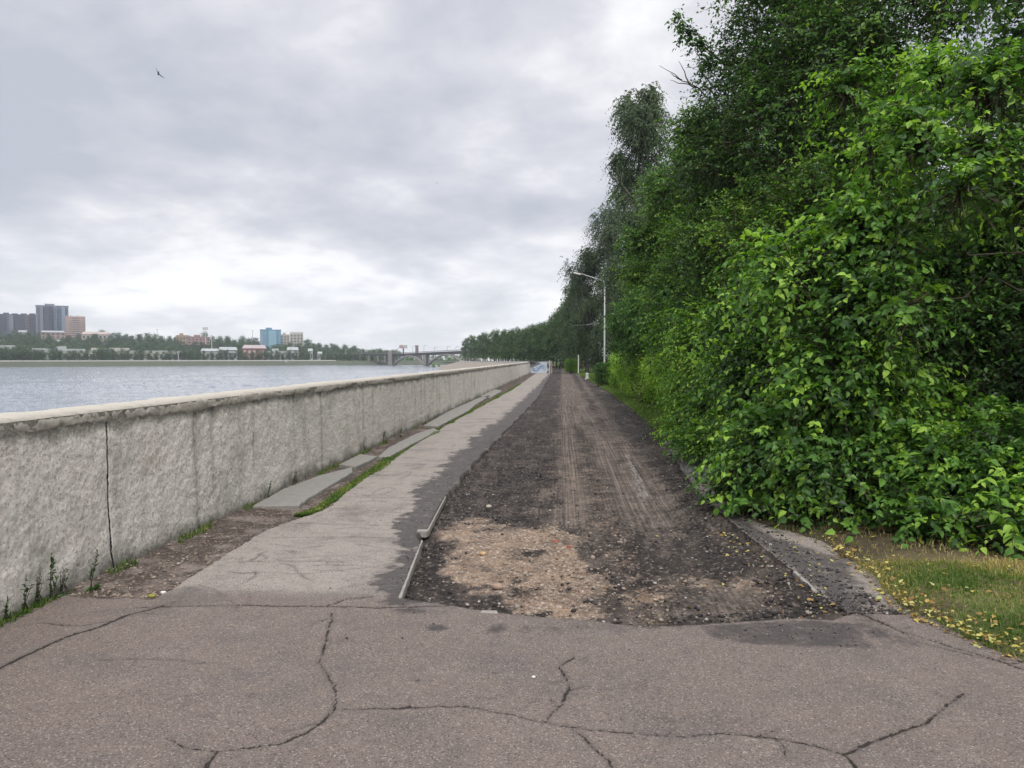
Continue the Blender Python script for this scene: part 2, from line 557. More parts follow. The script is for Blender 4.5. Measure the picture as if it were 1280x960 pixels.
M_rev, t = material('revetment')
g = pos(t)
c = t.mix(t.noise(g, 0.5, 6, 0.7), (0.16, 0.135, 0.11), (0.42, 0.37, 0.31))
c = t.mix(t.step(t.noise(g, 2.5, 5, 0.7), 0.55, 0.7), c, (0.09, 0.085, 0.06))
finish(t, c, 0.95)
M_riprap, t = material('far_bank_stone')
g = pos(t)
c = t.mix(t.noise(g, 0.35, 6, 0.7), (0.045, 0.065, 0.035), (0.13, 0.135, 0.095))
finish(t, c, 0.95)
M_hill, t = material('hill_ground')
g = pos(t)
c = t.mix(t.noise(g, 0.05, 6, 0.7), (0.03, 0.055, 0.025), (0.10, 0.12, 0.06))
finish(t, c, 0.95)
M_pale = simple('pale_concrete', (0.55, 0.54, 0.51), 0.9, 0.08, 0.4, obj=False)

# foliage ------------------------------------------------------------------
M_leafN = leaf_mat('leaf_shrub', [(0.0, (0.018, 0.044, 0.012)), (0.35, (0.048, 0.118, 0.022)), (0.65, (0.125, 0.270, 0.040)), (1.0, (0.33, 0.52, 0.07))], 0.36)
M_leafT = leaf_mat('leaf_tree', [(0.0, (0.021, 0.047, 0.016)), (0.4, (0.056, 0.126, 0.031)), (0.75, (0.135, 0.270, 0.047)), (1.0, (0.27, 0.39, 0.055))], 0.32)
M_leafH = leaf_mat('leaf_hedge', [(0.0, (0.055, 0.115, 0.022)), (0.5, (0.155, 0.295, 0.038)), (1.0, (0.33, 0.48, 0.055))], 0.34)
M_leafB = leaf_mat('leaf_birch', [(0.0, (0.030, 0.050, 0.030)), (0.5, (0.062, 0.095, 0.050)), (1.0, (0.13, 0.18, 0.085))], 0.28, 0.55, 0.25)
M_leafF = leaf_mat('leaf_far', [(0.0, (0.030, 0.060, 0.028)), (0.5, (0.062, 0.112, 0.048)), (1.0, (0.11, 0.175, 0.065))], 0.22, 0.6, 0.2)
M_grass = leaf_mat('grass_blade', [(0.0, (0.05, 0.11, 0.02)), (0.40, (0.15, 0.22, 0.045)), (0.55, (0.34, 0.29, 0.10)), (1.0, (0.58, 0.46, 0.22))], 0.3, 0.6, 0.2)
M_litter = leaf_mat('litter_leaf', [(0.0, (0.13, 0.075, 0.035)), (0.35, (0.30, 0.18, 0.06)), (0.6, (0.48, 0.38, 0.10)), (0.85, (0.55, 0.52, 0.16)), (1.0, (0.40, 0.44, 0.17))], 0.15, 0.6, 0.2, (1, 1, 1))
M_bark = simple('bark', (0.075, 0.060, 0.048), 0.95, 0.3, 12.0, 0.1)
M_twig = simple('twig', (0.06, 0.055, 0.035), 0.9, 0.3, 20.0, 0.1)
M_birch, t = material('birch_bark')
v = t.n('ShaderNodeTexCoord').outputs['Object']
v = t.n('ShaderNodeVectorMath', {0: v, 1: (1, 1, 4)}, operation='MULTIPLY').outputs[0]
finish(t, t.mix(t.step(t.noise(v, 2.0, 4, 0.7), 0.5, 0.6), (0.24, 0.235, 0.22), (0.04, 0.038, 0.036)), 0.9)

# ------------------------------------------------------------------ land sheets
def far_sheet():
    """one wide sheet of earth reaching the horizon on the park side"""
    pts = [D(668, 86), D(655, 118), D(630, 170), D(608, 240), D(590, 330), D(574, 430), D(590, 560)]
    return [(p.x, p.y) for p in pts]


crest = far_sheet()
land = [(-3.85, -60), (-3.85, 84)] + crest + [(-10, 900), (100, 1350), (1400, 1350), (1400, -60)]
mb = MB(); mb.prism(land, -6.0, -0.16)
tag(mb.build('ground', M_hill), kind='structure')

wd_ = [34.0]
while wd_[-1] < 660:
    wd_.append(wd_[-1] + max(0.12, wd_[-1] ** 2 / (FPX * 5) * 0.55))
wpx = np.arange(-260, 740, 1.0)
Dw, Pw = np.meshgrid(np.array(wd_), wpx, indexing='ij')
bx_ = -math.sin(YAW) + math.cos(YAW) * (Pw - 640) / FPX
by_ = math.cos(YAW) + math.sin(YAW) * (Pw - 640) / FPX
wx_, wy_ = (bx_ * Dw).ravel(), (by_ * Dw).ravel()
ca_, sa_ = math.cos(R(30)), math.sin(R(30))
ux, uy = wx_ * ca_ + wy_ * sa_, -wx_ * sa_ + wy_ * ca_
gz = 0.35 + 0.95 * sst(fbm(ux * 0.012, uy * 0.05, 4, 91), -0.25, 0.3)
wz_ = gz * (0.26 * fbm(ux * 0.16, uy * 0.5, 3, 92) + 0.30 * fbm(ux * 0.5, uy * 1.3, 4, 93, 0.7)) - 3.3
idw = np.arange(wx_.size).reshape(Dw.shape)
Fq = np.stack([idw[:-1, :-1].ravel(), idw[1:, :-1].ravel(), idw[1:, 1:].ravel(), idw[:-1, 1:].ravel()], 1)
print('water grid', Dw.shape)
tag(link('river_waves', quads_mesh('river_waves', np.stack([wx_, wy_, wz_], 1), Fq[:, ::-1], M_water, True)), kind='structure')
mb = MB()
mb.add([(-1500, -200, -3.6), (900, -200, -3.6), (900, 1350, -3.6), (-1500, 1350, -3.6)], [(0, 1, 2, 3)])
tag(mb.build('river_water', M_water), kind='structure')

# ------------------------------------------------------------------ the promenade surface
ys = [-4.0]
while ys[-1] < 262:
    y = ys[-1]
    ys.append(y + max(0.05 if y < 1.6 else 0.0095, y * y * 0.00042 if y > 0 else 0))
ys = np.array(ys)
xs = np.concatenate([np.arange(-3.47, 3.6, 0.0125), np.arange(3.6, 7, 0.04), np.arange(7, 30.1, 0.4)])
Xg, Yg = np.meshgrid(xs, ys)
sh = Xg.shape
print('ground grid', sh)
X, Y = Xg.ravel(), Yg.ravel()
j1 = fbm(X * 9, Y * 9, 4, 1); j2 = fbm(X * 2.2, Y * 2.2, 4, 2); j3 = fbm(X * 30, Y * 30, 3, 3)

bed_l = GP((500, 747), (512, 713), (527, 680), (521, 668), (534, 661), (545, 640), (557, 620), (592, 578), (640, 530), (672, 497))
bed_r = GP((735, 475), (760, 490), (790, 512), (815, 535), (835, 560), (860, 598), (885, 628), (930, 665), (985, 708), (1022, 742), (1062, 768))
bed_b = GP((1040, 775), (1000, 772), (940, 776), (870, 781), (800, 784), (740, 776), (700, 773), (640, 768), (600, 762), (560, 756))
bed_poly = bed_l + [(-1.05, 55), (-1.1, 77), (-1.7, 110), (-2.9, 150), (-9, 268), (-5, 268), (-0.8, 148), (0.5, 99), (1.7, 77)] + bed_r + bed_b
sd_bed = poly_sdf(X, Y, bed_poly) + 0.012 * j1 + 0.02 * sst(Y, 7, 12) * j2 * 3

gut_poly = [(-14, 270), (-4, 5.2)] + GP((108, 748), (195, 749), (232, 725), (268, 702), (332, 662), (372, 648), (410, 634), (452, 600), (500, 568), (560, 530), (640, 487)) + [(-2.75, 80), (-3.2, 100), (-12, 270)]
sd_gut = poly_sdf(X, Y, gut_poly) + 0.025 * j1
sd_gut = np.minimum(sd_gut, X + 3.40 + 0.03 * j1)
ver_poly = GP((1420, 880), (1280, 828), (1225, 803), (1170, 781), (1128, 765), (1108, 748), (1080, 715), (1052, 695), (1030, 682), (990, 668), (940, 652)) + \
    GP((905, 632), (884, 604), (862, 572), (850, 560), (828, 549), (810, 532), (786, 511), (757, 490), (733, 475)) + [(1.72, 77), (0.55, 99), (-0.75, 148), (-4.9, 270), (40, 270), (40, -5), (6.0, -5)]
sd_ver = poly_sdf(X, Y, ver_poly) + 0.02 * j1 + 0.03 * j2
grv_poly = GP((826, 546), (835, 555), (868, 603), (892, 603), (880, 575), (852, 546), (836, 534))
sd_grv = poly_sdf(X, Y, grv_poly) + 0.03 * j2

# cracks: (polyline, half width)
CR = [
    (GP((-60, 862), (0, 835), (40, 815), (85, 795), (125, 783), (160, 768), (205, 757)), 0.008),
    (GP((170, 759), (300, 757), (410, 758), (475, 760), (560, 757)), 0.004),
    (GP((410, 757), (435, 749), (470, 746)), 0.003),
    (GP((415, 767), (412, 785), (406, 805), (399, 825), (412, 845), (421, 865), (419, 885), (405, 900), (380, 917), (350, 930), (310, 935), (270, 938), (257, 960), (235, 1010)), 0.002),
    (GP((420, 887), (480, 885), (550, 883), (590, 884), (640, 893), (690, 904), (765, 914), (855, 920), (900, 916), (960, 922), (1010, 930), (1055, 942), (1070, 960), (1090, 1010)), 0.0015),
    (GP((1055, 942), (1080, 930), (1120, 915), (1155, 905), (1180, 885), (1205, 867)), 0.0015),
    (GP((682, 901), (700, 882), (712, 860), (707, 845), (699, 832), (717, 820)), 0.0015),
    (GP((715, 910), (740, 930), (762, 950), (775, 985)), 0.0008),
    (GP((1078, 768), (1130, 790), (1180, 805), (1240, 822), (1280, 836), (1360, 850)), 0.003),
    (GP((1100, 775), (1150, 803), (1200, 815), (1260, 828)), 0.0005),
    (GP((207, 922), (230, 935), (270, 938)), 0.001),
    (GP((365, 654), (430, 655), (497, 656)), 0.0025),
    (GP((340, 672), (420, 671), (505, 673)), 0.0005),
    (GP((405, 634), (450, 636), (500, 640)), 0.001),
    (GP((466, 594), (520, 595), (560, 596)), 0.003),
    (GP((285, 703), (350, 701), (430, 703)), 0.000),
    (GP((55, 778), (100, 782), (150, 774)), 0.001),
    (GP((125, 826), (200, 824), (262, 829)), 0.0),
    (GP((430, 620), (480, 622), (540, 621)), 0.0),
    (GP((530, 560), (560, 561), (600, 560)), 0.001),
    (GP((620, 510), (650, 511), (672, 510)), 0.003),
]
crng = random.Random(4)
for pts, hw in list(CR):
    for i in range(len(pts) - 1):
        a, b = np.array(pts[i]), np.array(pts[i + 1])
        for _ in range(max(1, int(np.linalg.norm(b - a) / 0.16))):
            if crng.random() < .55:
                p0 = a + (b - a) * crng.random()
                th_ = math.atan2(b[1] - a[1], b[0] - a[0]) + crng.choice((-1, 1)) * crng.uniform(.4, 1.6)
                q_ = [tuple(p0)]
                for _k in range(crng.randint(1, 4)):
                    th_ += crng.uniform(-.6, .6)
                    p0 = p0 + np.array([math.cos(th_), math.sin(th_)]) * crng.uniform(.03, .09)
                    q_.append(tuple(p0))
                CR.append((q_, -0.0035 + 0.0015 * crng.random()))
for _ in range(46):                                        # short worn cracks on the old strip
    a = (crng.uniform(-2.6, -1.1), 5.2 + 14 * crng.random() ** 1.6)
    q_ = [a]; th_ = crng.choice((0, 0, 3.1, 1.5)) + crng.uniform(-.5, .5)
    for _k in range(crng.randint(2, 7)):
        th_ += crng.uniform(-.5, .5)
        a = (a[0] + math.cos(th_) * .1, a[1] + math.sin(th_) * .1); q_.append(a)
    CR.append((q_, -0.002 + 0.0025 * crng.random()))
cwid = 0.0045 * (vn(X * 5, Y * 5, 71) - 0.5) + 0.004 * (vn(X * 19, Y * 19, 72) - 0.6)
cx = X + 0.012 * j1 + 0.006 * j3
cyy = Y + 0.012 * fbm(X * 9, Y * 9, 4, 41) + 0.006 * fbm(X * 30, Y * 30, 3, 42)
crack = np.full(X.shape, 1.0)
for pts, hw in CR:
    p = np.array(pts)
    x0, y0 = p.min(0) - 0.3; x1, y1 = p.max(0) + 0.3
    m = (X > x0) & (X < x1) & (Y > y0) & (Y < y1)
    crack[m] = np.minimum(crack[m], seg_dist(cx[m], cyy[m], pts) - hw - cwid[m])


def blob(px, py, rx, ry):
    """soft round spot centred on a ground point; radii in metres"""
    c = G(px, py)
    q = 0.45 * j2 + 0.55 * j1
    return np.clip(1.25 + 0.9 * q - np.sqrt(((X - c[0]) / rx) ** 2 + ((Y - c[1]) / ry) ** 2), 0, 1)


def pmask(poly, soft, amp=0.0):
    return 1 - sst(poly_sdf(X, Y, poly) + amp * j2, -soft, soft)


dust_poly = GP((470, 760), (488, 700), (500, 655), (520, 612), (556, 575), (596, 545), (636, 513), (672, 482), (697, 456), (706, 456), (672, 500), (600, 585), (560, 640), (530, 700), (510, 760))
dust = (1 - sst(poly_sdf(X, Y, dust_poly) + 0.22 * j2 + 0.16 * j1 + 0.05 * j3, -0.09, 0.09)) * 1.0
dust = np.maximum(dust, 0.8 * (1 - sst(np.abs(sd_bed), 0.0, 0.16)) * (0.6 + 0.5 * j2))
dust = np.maximum(dust, 0.85 * pmask(GP((870, 782), (1000, 774), (1075, 778), (1095, 812), (990, 808), (900, 800)), 0.05, 0.03))
for a in ((547, 784, 0.10, 0.08), (620, 786, 0.11, 0.12), (1010, 792, 0.35, 0.10)):
    dust = np.maximum(dust, 1.05 * blob(*a))
for a in ((700, 785, 0.5, 0.12, .55), (800, 775, 0.4, 0.2, .5), (790, 860, 0.3, 0.2, .52), (345, 912, 0.05, 0.04, .7), (522, 850, 0.02, 0.02, 1.3), (618, 841, 0.02, 0.02, 1.3), (540, 850, .012, .012, 1.),
          (1050, 860, .5, .1, .35), (300, 870, .2, .12, .35), (730, 822, 0.05, 0.04, 1.0), (800, 825, .05, .03, .8), (1090, 790, .12, .25, .8), (1120, 800, .2, .12, .6), (960, 850, .03, .02, .9)):
    dust = np.maximum(dust, a[4] * blob(*a[:4]))
dust = np.maximum(dust, 0.85 * pmask(GP((940, 668), (985, 700), (1030, 738), (1075, 758), (1110, 758), (1060, 700), (1030, 690), (985, 674)), 0.09, 0.05) * sst(-X, -2.6, -2.2))
dust = np.maximum(dust, 1.1 * pmask(GP((900, 640), (985, 705), (1022, 740), (1060, 770), (1100, 775), (1050, 728), (1000, 692), (930, 650)), 0.08, 0.06))
for a in ((560, 930, .25, .10, .35), (180, 870, .35, .15, .3), (870, 900, .4, .10, .33), (1150, 930, .25, .1, .33), (430, 800, .12, .08, .4), (250, 735, .2, .2, .35), (360, 690, .25, .2, .35), (420, 600, .3, .5, .3), (470, 720, .2, .25, .45)):
    dust = np.maximum(dust, a[4] * blob(*a[:4]) * 1.25)
dust = np.maximum(dust, 0.14 + 0.22 * fbm(X * 1.1, Y * 1.1, 5, 88) + 0.2 * j2)

strip = sst(Y, 4.95, 5.25) * (1 - 0.25 * sst(X, -1.6, -1.2))
sandm = 0.98 * pmask(GP((560, 642), (600, 636), (650, 650), (690, 640), (722, 648), (738, 690), (752, 720), (745, 758), (705, 765), (665, 762), (640, 738), (595, 724), (560, 708), (553, 685)), 0.16, 0.22)
sandm = np.maximum(sandm, 0.60 * pmask(GP((770, 728), (850, 702), (950, 700), (990, 735), (930, 748), (860, 762), (790, 768)), 0.2, 0.2))
sandm = np.maximum(sandm, 0.5 * pmask(GP((650, 640), (680, 590), (702, 575), (706, 600), (690, 640)), 0.2, 0.15))
sandm = np.maximum(sandm, 0.45 * pmask(GP((690, 640), (735, 640), (745, 600), (700, 600)), 0.2, 0.15))
sandm = np.clip(sandm - 0.42 * np.clip(fbm(X * 3.3, Y * 3.3, 5, 101, .65) + .12, 0, 1) * 1.6, 0, 1)
sandm = np.maximum(sandm, 0.42 * pmask(GP((700, 560), (745, 560), (790, 640), (830, 700), (760, 720), (700, 650)), .15, .2))
for a in ((710, 722, .14, .09), (712, 760, .12, .10), (665, 680, .10, .10), (760, 735, .28, .07), (672, 752, .1, .08)):
    sandm = sandm * (1 - 0.62 * np.clip(blob(*a), 0, 1))
t1 = np.exp(-((X - 0.12) / 0.22) ** 2); t2 = np.exp(-((X - 0.75) / 0.3) ** 2); t3 = np.exp(-((X + 0.30) / 0.14) ** 2)
t4 = np.exp(-((X - 1.15 - 0.006 * Y) / 0.22) ** 2)
trackm = np.clip(0.85 * t1 + 0.8 * t2 + 0.55 * t3 * sst(-Y, -11, -7) + 0.65 * t4, 0, 1) * sst(Y, 6.3, 8.5)
trackm = np.maximum(trackm, 0.75 * (1 - sst(np.abs(X - 0.45), 0.35, 0.75)) * sst(Y, 13, 22))
trackm = np.maximum(trackm, 0.5 * pmask(GP((800, 770), (850, 700), (1000, 735), (960, 770)), 0.2))
pale = pmask(GP((779, 562), (786, 562), (814, 614), (800, 614)), 0.03) * 0.62
pale = np.maximum(pale, 0.55 * pmask(GP((786, 590), (800, 590), (812, 616), (790, 612)), 0.06))
pale = np.maximum(pale, 0.5 * pmask(GP((1060, 780), (1072, 778), (1108, 816), (1090, 818)), 0.03))
straw = sst(X, 2.0, 3.0) * sst(-Y, -6.5, -5.7)  # dry straw colour; fading it out under the bush paints in the bush's shade
green = 0.55 * sst(vn(X * 3, Y * 3, 9), 0.35, 0.7) * sst(-Y, -6.2, -5.6)
green = np.maximum(green, sst(Y, 16, 22) * sst(-X, -7, -4))

# heights
z_as = 0.010 * j2 * 0.6 + 0.0012 * j3 + 0.01 * fbm(X * 0.5, Y * 0.5, 3, 77)
z_as = z_as - 0.010 * (1 - sst(crack, 0.0, 0.008)) - 0.02 * (1 - sst(X, -3.4, -2.6)) * 0
z_as += 0.012 * (X > 99)
big_st = fbm(X * 14, Y * 14, 4, 5)
depth = -0.085 + 0.045 * sst(Y, 8, 16)
z_bed = depth + 0.016 * j2 + (0.010 + 0.017 * (1 - trackm) * (1 - 0.6 * sandm)) * big_st + 0.004 * j3
z_bed += (0.065 + 0.05 * j2 + 0.02 * j1) * np.exp(-(np.minimum(sd_bed + 0.10, 0) / 0.28) ** 2) * sst(X, 1.0, 1.4) * (1 - 0.5 * sst(Y, 14, 25))
trd = trackm * sst(Y, 6.5, 8)
tn_ = (np.exp(-((X - 0.02) / 0.10) ** 2) + np.exp(-((X + 0.28) / 0.09) ** 2) + np.exp(-((X - 0.62) / 0.12) ** 2)) * (1 - sst(Y, 6.5, 8))
z_bed += -0.012 * tn_ + 0.008 * tn_ * np.sign(np.sin(Y * 2 * math.pi / 0.07 + 3 * np.abs(np.sin(X * 22)))) * (0.5 + .5 * vn(X * 5, Y * 5, 19))
z_bed += -0.014 * trd + trd * 0.009 * np.sin(X * 2 * math.pi / 0.055 + 1.2 * j2) + trd * 0.004 * np.sin(Y * 2 * math.pi / 0.11) * t3
z_bed += 0.030 * np.exp(-((X + 0.02 - 0.08 * j2 * 0.5) / 0.045) ** 2) * sst(Y, 7.5, 9) * (0.6 + 0.8 * j1) * 0.8
z_gut = -0.025 + 0.012 * big_st + 0.008 * j2 + 0.02 * np.exp(-((X + 3.42) / 0.06) ** 2)
z_ver = 0.012 + 0.022 * j2 + 0.012 * big_st + 0.05 * sst(sd_ver * -1, 0.0, 0.5)
z_grv = 0.0 + 0.012 * big_st + 0.02 * j2
cls = np.zeros(X.shape, int)                    # 0 asphalt 1 bed 2 gutter 3 verge 4 gravel
cls[sd_ver < 0] = 3
cls[sd_grv < 0] = 4
cls[sd_gut < 0] = 2
cls[sd_bed < 0] = 1
Z = np.choose(cls, [z_as, z_bed, z_gut, z_ver, z_grv])
# broken rim of the old surface just outside the dig
V = np.stack([X, Y, Z], 1)
idx = np.arange(X.size).reshape(sh)
F = np.stack([idx[:-1, :-1].ravel(), idx[:-1, 1:].ravel(), idx[1:, 1:].ravel(), idx[1:, :-1].ravel()], 1)
fc = cls.reshape(sh)[:-1, :-1].ravel()
for k, nm, mt, at in ((0, 'asphalt_pavement', M_asph, {'dust': dust, 'crack': crack, 'strip': strip}),
                      (1, 'road_bed', M_bed, {'sand': sandm, 'track': trackm, 'pale': pale}),
                      (2, 'gutter_ground', M_gut, {}),
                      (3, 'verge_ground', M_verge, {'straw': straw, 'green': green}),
                      (4, 'gravel_ground', M_grav, {})):
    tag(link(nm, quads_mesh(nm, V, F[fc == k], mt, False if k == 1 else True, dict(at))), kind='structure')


def hz_at(x, y):
    """height of the promenade sheet at a point"""
    j = int(np.clip(np.searchsorted(ys, y), 0, sh[0] - 1)); i = int(np.clip(np.searchsorted(xs, x), 0, sh[1] - 1))
    return float(Z[j * sh[1] + i])


def hz_arr(x, y):
    j = np.clip(np.searchsorted(ys, y), 0, sh[0] - 1); i = np.clip(np.searchsorted(xs, x), 0, sh[1] - 1)
    k = j * sh[1] + i
    return Z[k], cls[k], k


# ------------------------------------------------------------------ parapet wall
WX, WTOP, WEND = -3.43, 1.22, 85.0
wy = [-6.0]
while wy[-1] < WEND:
    y = wy[-1]
    wy.append(y + (0.1 if y < 3.8 else max(0.011, y * y * 0.00023)))
wy = np.array(wy); wy[-1] = WEND
wzs = np.linspace(-0.12, 1.2, 108)
Yw, Zw = np.meshgrid(wy, wzs, indexing='ij')
shp = Yw.shape
yw, zw = Yw.ravel(), Zw.ravel()
lip = 1.115 + 0.020 * fbm(yw * 1.1, yw * 0, 3, 31) + 0.030 * fbm(yw * 4.5, yw * 0, 6, 32, 0.75)
disp = 0.012 * fbm(yw * 2.2, zw * 2.2, 3, 21) + 0.007 * fbm(yw * 11, zw * 13, 4, 22, 0.6) + 0.003 * fbm(yw * 36, zw * 36, 2, 23)
joints = [G(145, 710)[1], G(82, 738)[1] + 0.25, G(197, 690)[1], G(250, 660)[1], G(275, 650)[1], G(330, 624)[1] - 0.1, G(372, 603)[1], G(403, 590)[1] + 0.2]
yy_ = joints[-1]
while yy_ < WEND - 1:
    yy_ += 1.6 + rnd.random() * 1.6
    joints.append(yy_)
jd = np.full(yw.shape, 1.0)
for i, jy in enumerate(joints):
    wd = [0.003, -0.007, -0.006, -0.004, -0.006, -0.003, -0.005, -0.003][i] if i < 8 else rnd.uniform(-0.007, -0.001)
    jd = np.minimum(jd, np.abs(yw - jy - 0.012 * fbm(zw * 3, zw * 0 + i, 3, 60 + i)) - wd)
disp -= 0.012 * (1 - sst(jd, 0.0, 0.01))
xw = WX + disp - 0.02 * (zw / 1.1)
xw += 0.03 * (1 - sst(zw, 0.0, 0.13)) * (0.6 + 0.6 * fbm(yw * 3, zw, 3, 51))
grime_dark = 0.8 * (1 - sst(zw + 0.08 * fbm(yw * 2.3, zw * 2, 4, 52), 0.0, 0.2)) + 0.75 * sst(zw, lip - 0.05 - 0.10 * vn(yw * 5, zw * 0, 55), lip) + \
    0.32 * (1 - sst(jd, 0, 0.09)) * sst(vn(yw * 0.9, zw * 1.5, 66), 0.35, 0.7)  # grime around joints; wall foot and band under the lip are simply darker
Vw = np.stack([xw, yw, zw], 1)
idx = np.arange(yw.size).reshape(shp)
Fw = np.stack([idx[:-1, :-1].ravel(), idx[1:, :-1].ravel(), idx[1:, 1:].ravel(), idx[:-1, 1:].ravel()], 1)
wall = empty('parapet_wall', (0, 0, 0), 'long rough grey concrete parapet wall running beside the river along the promenade', 'wall')
link('wall_face', quads_mesh('wall_face', Vw, Fw[:, ::-1], M_wall, True, {'grime_dark': np.clip(grime_dark, 0, 1), 'joint': jd}), wall)
mb = MB(); mb.box(((WX - 0.05 - 3.90) / 2, (WEND - 6) / 2, -1.3), (0.40, WEND + 6 - 0.02, 4.85))
core = mb.build('wall_core', M_slab, wall)

# coping: rounded pale band with a ragged lower lip
ns = 22
sv = np.linspace(0, 1, ns)
Yc, Sc = np.meshgrid(wy, sv, indexing='ij')
yc, sc = Yc.ravel(), Sc.ravel()
lipc = 1.115 + 0.020 * fbm(yc * 1.1, yc * 0, 3, 31) + 0.030 * fbm(yc * 4.5, yc * 0, 6, 32, 0.75)
prof = [(-0.02, 0.0), (0.004, 0.0), (0.012, 0.12), (0.014, 0.45), (0.008, 0.80), (-0.03, 0.95), (-0.09, 1.0), (-0.25, 1.02), (-0.40, 1.0), (-0.47, 0.8), (-0.48, 0.0)]
pa = np.array(prof)
tt = np.linspace(0, 1, len(prof))
ox = np.interp(sc, tt, pa[:, 0]); oz = np.interp(sc, tt, pa[:, 1])
und = 0.010 * fbm(yc * 0.5, sc * 0, 3, 34) + 0.010 * fbm(yc * 5, sc * 6, 4, 35) + 0.008 * fbm(yc * 22, sc * 14, 3, 36)
chip_ = 0.030 * sst(fbm(yc * 2.4, sc * 2, 4, 38), 0.25, 0.6) * (1 - sst(sc, 0.1, 0.55))
xc = WX - 0.027 + ox + und * 0.7 - chip_
zc = lipc + (WTOP - lipc) * oz + und
gc = np.clip(0.46 * (1 - sst(sc, 0.42, 0.75)) + 0.9 * (1 - sst(sc, 0.08, 0.26)) * vn(yc * 3, sc * 0, 39) + 0.8 * (chip_ > 0.008), 0, 1)  # front face darker than the top, lower lip and chips darker still
idx = np.arange(yc.size).reshape(Yc.shape)
Fc = np.stack([idx[:-1, :-1].ravel(), idx[1:, :-1].ravel(), idx[1:, 1:].ravel(), idx[:-1, 1:].ravel()], 1)
link('coping', quads_mesh('coping', np.stack([xc, yc, zc], 1), Fc[:, ::-1], M_cop, True, {'grime_dark': gc}), wall)


# cross wall with faded paint marks closing the parapet
mb = MB(); mb.box(((-3.43 - 1.6) / 2, WEND + 0.2, 0.56), (1.83, 0.38, 1.36))
cw = mb.build('cross_wall', simple('white_blue_paint', (0.50, 0.55, 0.62), 0.85, 0.15, 2.5), None)
tag(cw, 'short white painted concrete wall with blue scrawls crossing the end of the parapet', 'wall')
gr = MB()
for k in range(7):
    x0 = -3.1 + k * 0.2 + rnd.uniform(-.05, .05)
    z0 = rnd.uniform(0.3, 0.9)
    pts = [(x0 + 0.16 * math.sin(a * 1.3 + k), WEND + 0.006, z0 + 0.22 * math.cos(a * 1.7 + k * 2)) for a in np.linspace(0, 4.5, 12)]
    gr.tube(pts, 0.022, 5)
gr.build('painted_scrawl', simple('blue_paint', (0.10, 0.26, 0.46), 0.8), cw)
mb = MB(); mb.box((-1.33, WEND + 0.25, 0.62), (0.16, 0.22, 1.5), 0.1, 0.85); mb.box((-1.12, WEND + 0.4, 0.30), (0.10, 0.3, 0.85), 0.3, 0.8)
tag(mb.build('gate_post', M_pale), 'stout whitewashed post standing beside the painted end wall', 'post')

# ------------------------------------------------------------------ revetment beyond the wall
cr2 = [(-3.6, 84.5)] + crest
n = len(cr2)
vs = []
for i, (x, y) in enumerate(cr2):
    d_ = math.hypot(x, y)
    zt = 1.12 + (0.05 - 1.12) * min(1, (d_ - 85) / 300) if d_ > 85 else 1.12
    f = i / (n - 1)
    wv_ = 10 + 6 * f
    ox_, oy_ = -wv_ * 0.95, -wv_ * 0.25
    vs.append([(x + 2.2, y + 0.8, zt - 0.35), (x + 1.9, y + 0.7, zt), (x, y, zt), (x - 0.4, y - 0.1, zt - 0.25), (x + ox_ * .5, y + oy_ * .5, zt - 2.0), (x + ox_, y + oy_, -3.6)])
# densify along the shore so the slope can be rough
rows = []
for i in range(n - 1):
    for k in range(14):
        a = k / 14
        rows.append([tuple(np.array(p) * (1 - a) + np.array(q) * a) for p, q in zip(vs[i], vs[i + 1])])
rows.append(vs[-1])
prof_t = [0, 1, 2, 3] + list(np.linspace(3, 5, 13)[1:])
vv = []
for ri_, r_ in enumerate(rows):
    for t_ in prof_t:
        a = int(min(4, math.floor(t_))); b = t_ - a
        p = np.array(r_[a]) * (1 - b) + np.array(r_[a + 1]) * b
        if t_ > 3:
            p[2] += 0.35 * (vn(np.array([ri_ * 0.9]), np.array([t_ * 4.0]), 5)[0] - 0.5)
        vv.append(tuple(p))
m_ = len(prof_t)
ff = [(i * m_ + k, (i + 1) * m_ + k, (i + 1) * m_ + k + 1, i * m_ + k + 1) for i in range(len(rows) - 1) for k in range(m_ - 1)]
rv = MB(); rv.add(vv, ff)
rvo = rv.build('embankment_slope', M_rev)
tag(rvo, kind='structure')
mb = MB()
for i in range(len(rows) - 1):
    a, b = rows[i][2], rows[i + 1][2]
    mb.add([(a[0] - .15, a[1], a[2] - .1), (a[0] + 2.0, a[1] + .7, a[2] - .1), (a[0] + 2.0, a[1] + .7, a[2] + .16), (a[0] - .15, a[1], a[2] + .16),
            (b[0] - .15, b[1], b[2] - .1), (b[0] + 2.0, b[1] + .7, b[2] - .1), (b[0] + 2.0, b[1] + .7, b[2] + .16), (b[0] - .15, b[1], b[2] + .16)],
           [(0, 4, 5, 1), (1, 5, 6, 2), (2, 6, 7, 3), (3, 7, 4, 0)])
tag(mb.build('embankment_kerb', M_pale), kind='structure')

# ------------------------------------------------------------------ far bank
def dsh(px):
    return 437 + px / 560 * 163


def hillz(px):
    return float(np.interp(px, [-200, 0, 60, 140, 200, 260, 330, 400, 440, 480, 520, 700], [19, 19, 18, 20, 19, 17, 14.5, 12, 8, 4, 0, 0]))


